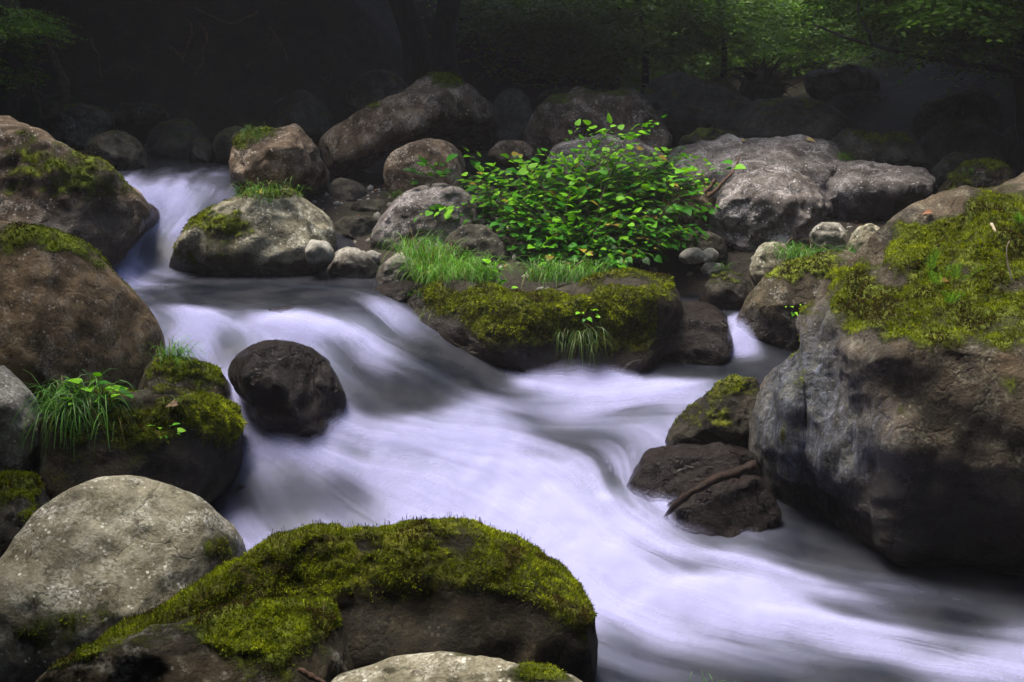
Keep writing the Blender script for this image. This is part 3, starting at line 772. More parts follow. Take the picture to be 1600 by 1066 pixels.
rock('sidewet', 'wet_boulder', 'dark wet boulder left of the small side waterfall', [(1010,560),(1030,510),(1080,470),(1122,478),(1142,510),(1140,560),(1090,585),(1030,580)], 10.3, 0.3, 0.35, 'wet', moss=-0.4, planes=5, up=.2)
rock('sidemossy', 'mossy_stone', 'round mossy stone above the small side waterfall', [(1096,475),(1102,445),(1130,428),(1162,433),(1182,458),(1178,490),(1130,495)], 11.0, 0.25, 0.28, 'dark', moss=0.05, sub=5, planes=4, blobs=[(1125,435,(40,14),.5)])
rock('sideback', 'mossy_stone', 'brown stone with a mossy cap behind the two white pebbles', [(1058,400),(1065,372),(1098,361),(1128,372),(1138,398),(1120,415),(1070,415)], 11.7, 0.2, 0.22, 'dark', moss=-0.05, sub=5, planes=4, wet=False)
rock('pebble1', 'white_pebble', 'larger white pebble on the right end of the island', [(1060,402),(1072,388),(1092,387),(1103,398),(1098,410),(1072,412)], 11.3, 0.09, 0.1, 'pale', moss=-0.6, sub=4, planes=3, wet=False, rough=.5)
rock('pebble2', 'white_pebble', 'smaller white pebble touching the right side of the larger one', [(1094,402),(1102,389),(1116,389),(1123,400),(1114,411),(1100,412)], 11.25, 0.08, 0.08, 'pale', moss=-0.6, sub=4, planes=3, wet=False, rough=.5)
rock('pebble3', 'gray_pebble', 'greenish gray pebble below the two white pebbles', [(1096,422),(1104,412),(1122,411),(1134,420),(1128,430),(1106,430)], 11.2, 0.07, 0.08, 'gray', moss=-0.3, sub=4, planes=3, wet=False)
rock('sidetop', 'olive_stone', 'upright olive stone left of the sedge tufts above the side waterfall', [(1172,425),(1180,395),(1200,379),(1226,382),(1243,404),(1240,440),(1190,455)], 11.0, 0.25, 0.3, 'olive', moss=-0.2, sub=5, planes=5, blobs=[(1230,390,(14,20),.4)])
rock('sideright', 'brown_boulder', 'brown lichen-flecked boulder between the side waterfall and the huge mossy boulder',
     [(1150,500),(1178,452),(1225,412),(1288,391),(1345,398),(1375,440),(1350,520),(1300,580),(1235,590),(1172,570),(1150,538)], 10.5, 0.45, 0.5, 'mossy', moss=-0.05, sub=6, planes=5, rough=.8, blobs=[(1270,415,(70,20),.5),(1240,450,(60,30),.3),(1330,420,(30,24),-.2)], dark=[(1220,530,(70,30),.7)])
rock('knob', 'gray_stone', 'small rounded gray stone behind the sedge tufts', [(1266,380),(1270,358),(1290,347),(1312,350),(1323,368),(1318,392),(1285,396)], 11.1, 0.16, 0.18, 'gray', moss=-0.35, sub=5, planes=4, wet=False)
rock('point', 'gray_stone', 'pointed gray stone between the sedge tufts and the huge mossy boulder', [(1322,395),(1330,368),(1354,348),(1378,360),(1388,380),(1386,405),(1345,410)], 10.9, 0.18, 0.2, 'olive', moss=-0.3, sub=5, planes=6, e=.6, wet=False)
# --- right
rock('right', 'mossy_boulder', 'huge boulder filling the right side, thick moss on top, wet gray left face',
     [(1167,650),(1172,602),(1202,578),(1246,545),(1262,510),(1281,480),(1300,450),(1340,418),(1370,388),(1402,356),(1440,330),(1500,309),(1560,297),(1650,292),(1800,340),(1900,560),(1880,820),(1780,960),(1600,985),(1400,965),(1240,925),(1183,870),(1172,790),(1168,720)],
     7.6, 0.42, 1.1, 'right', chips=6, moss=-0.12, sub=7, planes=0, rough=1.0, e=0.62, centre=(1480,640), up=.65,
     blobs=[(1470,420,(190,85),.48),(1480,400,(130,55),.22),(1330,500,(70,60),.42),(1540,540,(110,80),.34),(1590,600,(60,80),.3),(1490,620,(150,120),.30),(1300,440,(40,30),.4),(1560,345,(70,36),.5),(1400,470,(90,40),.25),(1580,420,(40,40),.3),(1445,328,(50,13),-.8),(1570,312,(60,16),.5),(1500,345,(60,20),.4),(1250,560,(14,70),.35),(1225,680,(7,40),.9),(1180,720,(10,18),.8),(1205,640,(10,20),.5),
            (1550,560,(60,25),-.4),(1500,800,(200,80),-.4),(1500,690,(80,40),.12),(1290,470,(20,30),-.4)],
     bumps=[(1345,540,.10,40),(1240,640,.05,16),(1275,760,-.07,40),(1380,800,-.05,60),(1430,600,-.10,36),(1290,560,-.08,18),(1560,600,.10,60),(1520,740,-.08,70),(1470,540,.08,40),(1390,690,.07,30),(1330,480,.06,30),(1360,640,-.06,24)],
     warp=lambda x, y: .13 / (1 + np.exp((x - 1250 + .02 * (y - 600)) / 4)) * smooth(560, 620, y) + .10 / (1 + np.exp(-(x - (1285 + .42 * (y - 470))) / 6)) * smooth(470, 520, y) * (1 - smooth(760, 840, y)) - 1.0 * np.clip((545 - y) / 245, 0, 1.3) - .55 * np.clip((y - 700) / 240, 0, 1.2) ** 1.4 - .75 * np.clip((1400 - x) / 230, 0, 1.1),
     streak=[(1225,670,(60,130),1.0),(1330,730,(60,110),.9),(1270,590,(40,60),.6)], dark=[(1480,880,(300,90),1.0),(1340,860,(100,60),.6),(1440,760,(120,70),.5)])  # dark blobs paint the base's shade along with its wet stone
rock('wedge', 'mossy_stone', 'triangular mossy stone tucked against the left face of the huge boulder', [(1034,700),(1058,657),(1110,614),(1150,591),(1180,592),(1200,650),(1195,715),(1110,725)], 8.75, 0.3, 0.4, 'peat', moss=0.22, sub=6, planes=4, up=.5, blobs=[(1150,605,(30,14),.6),(1120,650,(40,20),.4),(1060,690,(24,16),-.6)])
rock('wet1', 'wet_boulder', 'dark brown wet boulder below the triangular mossy stone, a root curling over it', [(960,775),(984,736),(1020,706),(1082,695),(1170,698),(1200,740),(1190,800),(1110,830),(1020,825),(975,810)], 8.3, 0.4, 0.45, 'wet', moss=-0.5, sub=6, planes=5, up=.1, rough=.8)
rock('wet2', 'wet_boulder', 'lowest dark wet boulder at the foot of the huge boulder', [(1010,825),(1058,778),(1120,752),(1182,745),(1215,800),(1200,865),(1130,880),(1050,870)], 7.95, 0.35, 0.4, 'wet', moss=-0.5, sub=6, planes=5, up=0, rough=.9)
# --- stones under the water's skin
rock('sunk1', 'submerged_stone', 'dark stone under thin water in front of the dark flat-topped mossy boulder', [(325,800),(350,765),(420,758),(520,755),(585,765),(600,790),(560,820),(440,832),(350,825)], 8.17, 0.22, 0.35, 'wet', moss=-0.6, sub=5, planes=4, up=0)
rock('sunk2', 'submerged_stone', 'small dark stone parting the water at the lip of the upper pool', [(405,500),(415,484),(440,479),(465,480),(480,496),(470,512),(420,512)], 9.85, 0.12, 0.2, 'wet', moss=-0.6, sub=4, planes=3, up=0)
rock('sunk3', 'submerged_stone', 'reddish stone under the water near the right edge', [(1400,985),(1430,962),(1480,957),(1530,965),(1550,985),(1500,1000),(1440,1000)], 7.0, 0.12, 0.2, 'wet', moss=-0.6, sub=4, planes=3, up=0)
rock('fallstone', 'wet_stone', 'dark wet stone splitting the foot of the first waterfall', [(195,420),(215,393),(250,372),(282,365),(300,385),(290,430),(230,440)], 11.75, 0.22, 0.3, 'wet', moss=-0.35, sub=5, planes=4, up=.2, blobs=[(285,372,(10,10),.6)])
# --- far stones
FAR = [
 ('farcap', 'dark capstone boulder perched on top of another rock before the mist', [(1255,128),(1264,113),(1305,109),(1340,101),(1366,114),(1373,136),(1350,157),(1290,161),(1265,150)], 18, .5, 'black', -.2, 6),
 ('farcapbase', 'dark rock carrying the perched capstone boulder', [(1270,190),(1285,155),(1330,142),(1385,150),(1410,180),(1400,205),(1320,210)], 17.8, .5, 'black', -.1, 5),
 ('farblack', 'black dome-shaped boulder behind the leafy bush at the edge of the mist', [(998,150),(1028,122),(1070,116),(1112,130),(1152,152),(1175,168),(1165,225),(1040,235)], 16.2, .7, 'black', .0, 6),
 ('farbroad', 'broad dark mossy boulder behind the flat-topped pale gray boulder', [(1136,200),(1170,166),(1230,154),(1292,164),(1332,185),(1362,218),(1310,245),(1150,245)], 15, .6, 'black', .05, 6),
 ('farmossy', 'hummocky mossy rock right of the flat-topped pale gray boulder', [(1280,235),(1320,204),(1362,214),(1410,209),(1442,230),(1448,272),(1340,280)], 13.9, .45, 'dark', .12, 5),
 ('farright1', 'sloping brown boulder under the dark branch at the upper right', [(1422,195),(1440,165),(1490,140),(1542,134),(1563,165),(1556,215),(1440,222)], 15.6, .5, 'dark', .02, 6),
 ('farright2', 'wide dark boulder in front of the sloping brown boulder', [(1425,230),(1468,196),(1530,191),(1574,218),(1585,262),(1500,285),(1430,275)], 14.8, .45, 'black', .02, 5),
 ('farright3', 'small dark stone left of the rounded mossy stone at the right', [(1455,285),(1462,255),(1490,238),(1520,243),(1535,270),(1515,305),(1470,310)], 13.4, .25, 'dark', -.05, 5),
 ('farright4', 'rounded bright-mossed stone near the right edge above the huge boulder', [(1465,300),(1498,266),(1550,254),(1588,275),(1590,315),(1520,335),(1470,325)], 12.8, .35, 'mossy', .30, 6),
 ('farright5', 'low mossy stone directly under the rounded bright-mossed stone', [(1510,330),(1525,303),(1560,296),(1590,310),(1595,340),(1540,350)], 12.0, .2, 'dark', .15, 5),
 ('farright6', 'gray stone at the right edge behind the moss of the huge boulder', [(1575,330),(1582,290),(1605,277),(1650,280),(1660,340),(1600,350)], 10.8, .3, 'gray', -.1, 5),
 ('farright7', 'dim rock against the right bank behind the wide dark boulder', [(1555,250),(1570,205),(1610,190),(1660,205),(1670,260),(1600,275)], 14.6, .4, 'black', .0, 5),
 ('farledge', 'mossy ledge along the back of the flat-topped pale gray boulder', [(1060,225),(1075,212),(1110,205),(1150,208),(1165,222),(1120,235)], 13.9, .25, 'dark', .2, 5),
 ('fargap1', 'shadowed rock between the slanting boulder and the brown gray boulder', [(762,225),(772,160),(800,140),(825,155),(832,215),(810,250),(775,250)], 15.6, .35, 'black', -.1, 5),
 ('farmist1', 'moss-topped rock fading into the mist left of the root stump', [(1095,160),(1105,128),(1130,122),(1150,140),(1165,165),(1130,175)], 20, .4, 'dark', .2, 5),
 ('farmist2', 'dim rock in the mist right of the perched capstone', [(1370,185),(1385,155),(1420,147),(1455,152),(1470,175),(1430,195)], 19, .4, 'black', .0, 5),
 ('farmist3', 'long low rock in the mist behind the brown gray boulder', [(830,165),(850,145),(890,138),(930,150),(940,170),(880,180)], 18.5, .4, 'black', .05, 5),
 ('farleft1', 'dim mossy boulder with a slanted top above the broad gray boulder', [(56,210),(83,173),(120,161),(160,171),(179,186),(172,212),(130,232),(80,232)], 14.6, .45, 'dark', .05, 6),
 ('farleft2', 'dim brown boulder right of the slant-topped mossy one', [(133,250),(142,218),(172,203),(205,212),(225,235),(225,270),(160,278)], 13.9, .4, 'dark', -.1, 6),
 ('farleft3', 'flat dim slab lying on the far bank at the upper left', [(172,188),(180,168),(220,163),(260,170),(262,186),(215,194)], 16.4, .3, 'dark', .0, 5),
 ('farleft4', 'low dark boulder behind the first waterfall', [(220,255),(235,205),(275,182),(310,200),(325,240),(300,268),(245,270)], 15.5, .45, 'black', .0, 5),
 ('farleft5', 'small dark stone standing in the water behind the first waterfall', [(296,250),(302,222),(325,218),(335,238),(330,262),(305,265)], 14.8, .25, 'black', .0, 5),
 ('farleft6', 'dark angular boulder in the shade left of the slanting boulder', [(418,205),(430,160),(470,140),(505,160),(520,200),(480,225)], 16.5, .5, 'black', .0, 5),
 ('farleft7', 'dark rounded boulder high in the shade above the slanting boulder', [(540,165),(555,125),(590,110),(625,120),(640,150),(600,180)], 17, .5, 'black', .0, 5),
 ('farleft8', 'dim stone behind the angular brown boulder', [(330,235),(345,205),(372,198),(395,215),(390,245),(350,255)], 14.8, .3, 'black', .0, 5),
 ('midledge1', 'flat gray ledge stone in the shade under the slanting boulder', [(525,335),(545,318),(600,313),(625,325),(600,342),(545,345)], 13, .3, 'dark', -.3, 5),
 ('midledge2', 'brown ledge stone between the pale olive boulder and the bush', [(515,362),(535,342),(575,338),(605,350),(595,375),(540,380)], 12.4, .3, 'dark', -.2, 5),
 ('midledge3', 'dark stone in the hollow behind the pale olive boulder', [(500,318),(512,288),(540,280),(570,295),(575,320),(535,330)], 13.3, .3, 'black', -.2, 5),
 ('midledge4', 'small pale stone on the strand left of the egg-shaped gray stone', [(567,405),(572,393),(586,392),(594,402),(588,412),(573,412)], 11.6, .08, 'pale', -.3, 4),
 ('midwet', 'wet dark rock at the water edge left of the long low moss-covered boulder', [(570,468),(590,448),(630,440),(668,446),(680,468),(640,490),(590,485)], 10.7, .25, 'wet', -.2, 5),
 ('darkgap', 'shadowed rock below the rough gray boulder beside the sedge', [(1095,425),(1120,395),(1160,388),(1195,398),(1190,430),(1140,440)], 11.9, .25, 'black', -.1, 5),
]
for key, lab, pts, Y, tf, mat, ms, sb in FAR:
    rock(key, 'boulder' if tf >= .35 else 'stone', lab, pts, Y, tf, None, mat, moss=ms + .12, sub=sb, planes=6, wet=key in ('midwet', 'farleft5', 'farleft4'), rough=1.0, e=.68)

# ------------------------------------------------------------------ moss pile as geometry, a part of its boulder
MOSSM = leaf_material('moss shoots', 0.25, 0.8, 0.1)
def moss_pile(key, density, length, width, dark=0.0, maxn=22000, thr=0.5, stalks=0):
    R = ROCKS[key]; pos, f, n, m = R['pos'], R['f'], R['n'], R['m']
    a, b, c = pos[f[:, 0]], pos[f[:, 1]], pos[f[:, 2]]
    area = np.linalg.norm(np.cross(b - a, c - a), axis=1) / 2
    cen = (a + b + c) / 3
    mm = m[f].mean(1)
    face = (n[f].mean(1) * (CAM - cen)).sum(1) / np.linalg.norm(CAM - cen, axis=1)
    px, py = proj(cen)
    wgt = area * smooth(thr - .16, thr + .30, mm) * (face > -0.45) * (px > -60) * (px < 1660) * (py < 1110)
    nt = int(min(maxn, wgt.sum() * density))
    if nt < 30: return
    g = np.random.default_rng(hash_(key) % 9999)
    ti = g.choice(len(f), nt, p=wgt / wgt.sum())
    r1, r2 = np.sqrt(g.random(nt)), g.random(nt)
    bc = np.stack([1 - r1, r1 * (1 - r2), r1 * r2], 1)
    p = (pos[f[ti]] * bc[..., None]).sum(1); nn_ = (n[f[ti]] * bc[..., None]).sum(1)
    K = 4
    p = np.repeat(p, K, 0) + g.normal(size=(nt * K, 3)) * 0.004; nn_ = np.repeat(nn_, K, 0)
    clump = fbm(p / 0.07 + 5, 3)
    big = fbm(p / 0.30 + 9, 3)
    d = nn_ + g.normal(size=p.shape) * 0.55 + np.array([0, 0, 0.15])
    d /= np.linalg.norm(d, axis=1)[:, None]
    mk = np.repeat(mm[ti], K)
    L = length * g.uniform(0.4, 1.25, len(p)) * (0.35 + 0.75 * smooth(thr - .1, thr + .35, mk)) * np.clip(1 + 0.6 * clump, 0.4, 1.7)
    side = np.cross(d, g.normal(size=p.shape)); side /= np.linalg.norm(side, axis=1)[:, None] + 1e-9
    wv = side * (width * g.uniform(.6, 1.3, len(p)))[:, None]
    v = np.stack([p - d * 0.004 - wv, p - d * 0.004 + wv, p + d * (L * .6)[:, None] + wv * .8, p + d * L[:, None] - np.array([0, 0, .15]) * L[:, None]], 1).reshape(-1, 3)
    i0 = np.arange(len(p)) * 4
    tri = np.concatenate([np.stack([i0, i0 + 1, i0 + 2], 1), np.stack([i0, i0 + 2, i0 + 3], 1)])
    h = np.clip(0.46 + 0.42 * clump + 0.42 * big + g.normal(size=len(p)) * 0.15 - dark, 0, 1)[:, None]
    c0, c1, c2 = np.array([.022, .030, .003]), np.array([.130, .162, .006]), np.array([.37, .43, .015])
    colr = np.where(h < .5, c0 + (c1 - c0) * h * 2, c1 + (c2 - c1) * (h * 2 - 1))
    br = (big < -0.28)[:, None] & (g.random(len(p)) < .7)[:, None]
    colr = np.where(br, np.array([.055, .035, .010]) * (0.6 + h), colr)
    if stalks:                                              # dark red spore stalks standing above the cushion
        up_ = np.nonzero(nn_[:, 2] > .55)[0]; si = g.choice(up_, min(stalks, len(up_)))
        q = p[si]; hh = g.uniform(.02, .042, len(si)); tip = q + np.stack([g.normal(size=len(si)) * .006, g.normal(size=len(si)) * .006, hh], 1)
        wv2 = np.array([.0007, 0, 0])
        v2 = np.stack([q - wv2, q + wv2, tip + wv2 * 1.6, tip - wv2 * 1.6], 1).reshape(-1, 3); k0 = len(v) + np.arange(len(si)) * 4
        v = np.concatenate([v, v2]); tri = np.concatenate([tri, np.stack([k0, k0 + 1, k0 + 2], 1), np.stack([k0, k0 + 2, k0 + 3], 1)])
        colr = np.concatenate([colr, np.tile([.05, .020, .014], (len(si), 1))])
    mo = new_mesh('moss', v, tri, MOSSM, R['o'], False, loc=R['o'].location, colors={'col': np.repeat(colr, 4, 0)})
    mo['kind'] = 'stuff'

for k, de, ln, wd, dk in [('front', 14000, .014, .0022, 0), ('frontlow', 14000, .014, .0022, 0), ('frontpale', 8000, .014, .002, 0), ('graydome', 7000, .022, .003, .18), ('leftmossy', 6000, .024, .0034, .05), ('leftlow', 7000, .024, .003, .05),
                      ('leftsmall', 5500, .022, .0034, 0), ('leftbrown', 3500, .018, .003, .2), ('mid', 4200, .026, .004, .05), ('right', 9000, .017, .0028, 0.0), ('wedge', 5500, .022, .0034, .12),
                      ('pool', 3500, .022, .004, .12), ('lefttop', 2500, .022, .004, .25), ('sideright', 3000, .02, .004, .2), ('sidemossy', 3500, .02, .004, .2), ('slab', 2500, .03, .005, .3), ('upper', 2800, .026, .0045, .15), ('farright4', 3000, .028, .0045, .05), ('farmossy', 2200, .03, .005, .3)]:
    moss_pile(k, de, ln, wd, dk, stalks={'front': 900, 'right': 500, 'frontlow': 150}.get(k, 0))
# ------------------------------------------------------------------ grass, weeds and the leafy bush
GRASSM = leaf_material('grass blades', 0.35, 0.45, 0.3)
LEAFM = leaf_material('broad leaves', 0.35, 0.5, 0.2)
STEMM = bark_material('green brown stem', (0.05, 0.045, 0.02), (0.12, 0.10, 0.05), moss=0.0)

def on_rock(px, py, key=None):
    """the point of the rock surface (or of the ground) seen at a pixel"""
    best, bp = 1e9, None
    d = ray(px, py)
    for k, R in ROCKS.items():
        if key and k != key: continue
        x, y = proj(R['pos'])
        front = (R['n'] * (CAM - R['pos'])).sum(1) > 0
        q = np.where(front, (x - px) ** 2 + (y - py) ** 2, 1e9)
        i = int(q.argmin())
        if q[i] < 14 ** 2:
            dd = float((R['pos'][i] - CAM) @ FWD)
            if dd < best: best, bp = dd, R['pos'][i]
    if bp is None:
        for Y in np.arange(5, 22, .05):
            p = P(px, py, Y)
            if p[2] < ground_z(p[0], p[1]): return p
    return bp

def tube_arrays(path, rad, nseg=7):
    path = np.asarray(path, float); rad = np.asarray(rad, float)
    t = np.gradient(path, axis=0); t /= np.linalg.norm(t, axis=1)[:, None] + 1e-9
    ref = np.array([0.31, 0.17, 0.93]) if abs(t[0] @ np.array([0.31, 0.17, 0.93])) < .9 else np.array([1.0, 0, 0])
    s = np.cross(t, ref); s /= np.linalg.norm(s, axis=1)[:, None] + 1e-9
    b = np.cross(t, s)
    a = np.arange(nseg) / nseg * 2 * math.pi
    v = path[:, None] + rad[:, None, None] * (np.cos(a)[None, :, None] * s[:, None] + np.sin(a)[None, :, None] * b[:, None])
    n = len(path); i = np.arange((n - 1) * nseg).reshape(n - 1, nseg); j = np.roll(i, -1, 1)
    f = np.stack([i, j, j + nseg, i + nseg], -1).reshape(-1, 4)
    return v.reshape(-1, 3), f

class Acc:
    def __init__(self): self.v = []; self.f = {}; self.c = []; self.n = 0
    def add(self, v, f, c=None):
        v = np.asarray(v, float); f = np.asarray(f)
        self.v.append(v); self.f.setdefault(f.shape[1], []).append(f + self.n); self.n += len(v)
        if c is not None: self.c.append(np.broadcast_to(np.asarray(c, float), (len(v), 3)))
    def build(self, name, mat, parent=None, loc=None, sm=True):
        return new_mesh(name, np.concatenate(self.v), [np.concatenate(x) for x in self.f.values()], mat, parent, sm, loc=loc, colors={'col': np.concatenate(self.c)} if self.c else None)

def bez(a, b, c, n): 
    t = np.linspace(0, 1, n)[:, None]
    return (1 - t) ** 2 * a + 2 * t * (1 - t) * b + t * t * c

def blades(acc, roots, length, width, g, lean=(0, 0, 0), spread=0.7, droop=0.6, c0=(.03, .09, .008), c1=(.14, .30, .03), seg=6):
    for r in roots:
        L = length * g.uniform(.5, 1.15)
        ang = g.uniform(0, 2 * math.pi)
        out = np.array([math.cos(ang), math.sin(ang), 0]) * spread * g.uniform(.3, 1) + np.array(lean)
        d = out + np.array([0, 0, 1.0]); d /= np.linalg.norm(d)
        hor = np.array([d[0], d[1], 0]); hor = hor / (np.linalg.norm(hor) + 1e-6)
        e = r + d * L * .55
        tip = r + d * L * .6 + hor * L * .45 * g.uniform(.5, 1.2) - np.array([0, 0, L * droop * g.uniform(.2, 1)])
        p = bez(np.asarray(r), e + d * L * .2, tip, seg)
        sd_ = np.cross(hor, [0, 0, 1.0]); sd_ = sd_ + g.normal(size=3) * .25; sd_ /= np.linalg.norm(sd_) + 1e-9
        w = width * g.uniform(.6, 1.2) * np.linspace(1, 0.08, seg) ** .7
        v = np.stack([p - sd_ * w[:, None], p + sd_ * w[:, None]], 1).reshape(-1, 3)
        k = np.arange(seg - 1) * 2
        f = np.stack([k, k + 1, k + 3, k + 2], 1)
        h = g.random() ** 1.2
        c = np.array(c0) + (np.array(c1) - np.array(c0)) * h
        if g.random() < .10: c = np.array([.20, .16, .05]) * g.uniform(.5, 1.2)
        acc.add(v, f, c)

def tuft(label, px, py, n, length, spreadpx, key=None, width=.0035, lean=(0, -.15, 0), droop=.6, spread=.7, c0=(.03, .09, .008), c1=(.14, .30, .03), name='grass_tuft', group=None, cat='grass tuft', Y=None):
    g = np.random.default_rng(int(px * 7 + py * 13))
    base = on_rock(px, py, key) if Y is None else P(px, py, Y)
    acc = Acc()
    sx, sy = spreadpx
    roots = []
    sc = np.linalg.norm(base - CAM) / FPX
    for k in range(n):
        a = g.uniform(0, 2 * math.pi); r = math.sqrt(g.random())
        qx, qy = px + sx * r * math.cos(a), py + sy * r * math.sin(a)
        q = None
        if Y is None and k < 60: q = on_rock(qx, qy, key)
        if Y is not None:
            q = base + RGT * (qx - px) * sc + np.array([0, 1, 0]) * (py - qy) * sc * 3
            q[2] = base[2] - .03 if abs(ground_z(q[0], q[1]) - base[2]) > .25 else ground_z(q[0], q[1]) - .02
        elif q is None or np.linalg.norm(q - base) > sc * (sx + sy) * 3 + .1:
            q = base + RGT * (qx - px) * sc + np.array([0, 1, 0.25]) * (py - qy) * sc * 1.5 if not roots else roots[g.integers(len(roots))] + g.normal(size=3) * .02
        roots.append(np.asarray(q) - np.array([0, 0, .01]))
    blades(acc, roots, length, width, g, lean, spread, droop, c0, c1)
    o = acc.build(name, GRASSM, loc=base)
    return tag(o, label, cat, group)

BR0, BR1 = (.035, .13, .008), (.15, .38, .025)
tuft('arching bright grass tuft beside the right edge of the huge brown boulder', 272, 545, 150, .34, (20, 22), 'leftsmall', lean=(.35, -.2, 0), c0=BR0, c1=BR1, width=.003)
tuft('large sedge tuft hanging over the left end of the dark flat-topped boulder', 120, 638, 330, .44, (54, 24), 'leftmossy', lean=(.05, -.28, .1), droop=.95, spread=.85, c0=(.02, .08, .012), c1=(.13, .33, .04), width=.0042)
tuft('sparse little grass tuft on top of the dark flat-topped mossy boulder', 275, 632, 34, .16, (22, 6), 'leftmossy', c0=(.06, .10, .02), c1=(.2, .26, .06), width=.0025)
tuft('grass fringe between the angular brown boulder and the pale olive boulder', 425, 303, 210, .24, (56, 9), 'pool', lean=(0, -.2, 0), c0=(.02, .08, .006), c1=(.10, .26, .02))
tuft('grass growing on the left shoulder of the angular brown boulder', 395, 212, 150, .22, (26, 12), 'upper', lean=(-.15, -.1, 0), c0=(.02, .06, .006), c1=(.08, .17, .015))
tuft('tall bright grass tuft left of the leafy bush', 676, 405, 700, .60, (48, 22), None, lean=(.05, -.1, 0), spread=.5, c0=BR0, c1=BR1, Y=11.15)
tuft('low bright grass along the lip above the long moss-covered boulder', 712, 432, 700, .46, (66, 16), None, lean=(0, -.15, 0), c0=BR0, c1=BR1, Y=10.62)
tuft('bright grass patch under the middle of the leafy bush', 880, 432, 420, .40, (62, 9), None, lean=(0, -.15, 0), c0=(.03, .11, .01), c1=(.13, .34, .03), Y=10.62)
tuft('grass sprouting from the dark front of the long moss-covered boulder', 905, 525, 80, .30, (34, 12), 'mid', lean=(0, -.7, -.3), droop=1.2, c0=(.02, .05, .01), c1=(.12, .21, .04))
tuft('two or three drooping grass blades on the left front of the long moss-covered boulder', 668, 492, 8, .22, (9, 4), 'mid', lean=(0, -.6, -.1), droop=1.1, c0=(.08, .14, .02), c1=(.18, .28, .05))
tuft('few thin blades at the left tip of the long moss-covered boulder', 640, 462, 26, .16, (18, 5), 'mid', c0=BR0, c1=BR1)
tuft('rounded sedge tuft below the rough gray boulder', 1243, 395, 280, .33, (34, 12), None, lean=(-.05, -.15, 0), droop=.9, spread=.9, c0=(.02, .08, .01), c1=(.11, .28, .03), Y=10.9)
tuft('second flatter sedge tuft right of the rounded one above the brown boulder', 1312, 398, 220, .28, (42, 8), None, lean=(.1, -.15, 0), droop=.9, spread=.9, c0=(.02, .08, .01), c1=(.09, .24, .03), Y=10.75)
tuft('small grass tuft on the flat-topped pale gray boulder', 1320, 248, 90, .20, (12, 4), 'flatgray', c0=(.03, .10, .01), c1=(.12, .26, .02))
tuft('grass blades poking up at the right edge above the huge boulder', 1592, 288, 50, .16, (14, 6), None, c0=BR0, c1=BR1, Y=10.2)
tuft('sprig of grass on the rounded bright-mossed stone', 1512, 272, 40, .16, (14, 5), 'farright4', c0=(.03, .10, .01), c1=(.10, .24, .02))
tuft('thin grass at the bottom edge in front of the stream', 1105, 1068, 40, .11, (34, 5), None, lean=(.1, -.1, 0), droop=.5, c0=(.03, .09, .02), c1=(.09, .22, .05), Y=4.6, width=.002)
tuft('faint grass at the foot of the round brown boulder', 622, 303, 60, .18, (18, 6), None, c0=(.02, .05, .005), c1=(.06, .13, .01), Y=12.1)
tuft('pale grass wisps at the right foot of the white pebbles', 1126, 415, 30, .16, (16, 6), None, c0=(.04, .12, .02), c1=(.10, .26, .04), Y=11.1)
for i, (px, py, h) in enumerate([(1452, 428, .17), (1468, 452, .13), (1492, 445, .14), (1484, 478, .12), (1590, 352, .10)]):
    lab = ['tallest bright fern-like sprout on the moss of the huge boulder', 'short stout sprout just below the tallest one', 'upright sprout right of the tallest one in the moss', 'lowest sprout at the bottom edge of the bright moss', 'dark sprout near the right edge on the huge boulder'][i]
    acc = Acc(); g = np.random.default_rng(i + 50); b = on_rock(px, py, 'right')
    for k in range(4):                           # a stem with paired leaflets
        top = b + np.array([g.normal() * .05, -.03 + g.normal() * .03, h * g.uniform(.6, 1)])
        path = bez(b, (b + top) / 2 + g.normal(size=3) * .01, top, 9)
        v, f = tube_arrays(path, np.full(9, .0015), 4); acc.add(v, f, (.05, .12, .02))
        for j in range(2, 9):
            for s in (-1, 1):
                d = np.array([s * .9, -.15, .55]); d /= np.linalg.norm(d); q = path[j]
                L = .036 * (1.1 - .05 * j); w = np.array([0, .3, 1.0]) * .0045
                acc.add([q, q + d * L * .5 + w, q + d * L, q + d * L * .5 - w], [[0, 1, 2, 3]], np.array([.17, .36, .02]) * g.uniform(.7, 1.3))
    tag(acc.build('fern_sprout', GRASSM, loc=b), lab, 'fern', 'sprouts in the moss of the huge boulder')

# heart-shaped leaf, unit length, stalk at the origin, tip along +x, face up
_lx = np.array([0, -.10, .02, .22, .45, .68, .88, 1.0]); _ly = np.array([0, .20, .40, .46, .40, .27, .11, 0])
def leaf_arrays(p, d, up, L, wid=1.0, fold=.18, curl=.22):
    d = d / np.linalg.norm(d); s = np.cross(up, d); s /= np.linalg.norm(s) + 1e-9; u = np.cross(d, s)
    mid = np.stack([np.clip(_lx, 0, 1), np.zeros(8), -curl * np.clip(_lx, 0, 1) ** 2], 1)
    lft = np.stack([_lx, _ly * wid, fold * _ly - curl * _lx ** 2], 1); rgt = lft * np.array([1, -1, 1])
    v = np.concatenate([mid, lft, rgt])
    k = np.arange(7)
    f = np.concatenate([np.stack([k, k + 1, k + 9, k + 8], 1), np.stack([k + 1, k, k + 16, k + 17], 1)])
    return p + L * (v[:, :1] * d + v[:, 1:2] * s + v[:, 2:] * u), f

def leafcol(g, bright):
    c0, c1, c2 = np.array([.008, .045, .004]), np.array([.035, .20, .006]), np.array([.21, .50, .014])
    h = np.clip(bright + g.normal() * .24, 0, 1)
    return (c0 + (c1 - c0) * h * 2 if h < .5 else c1 + (c2 - c1) * (h * 2 - 1))

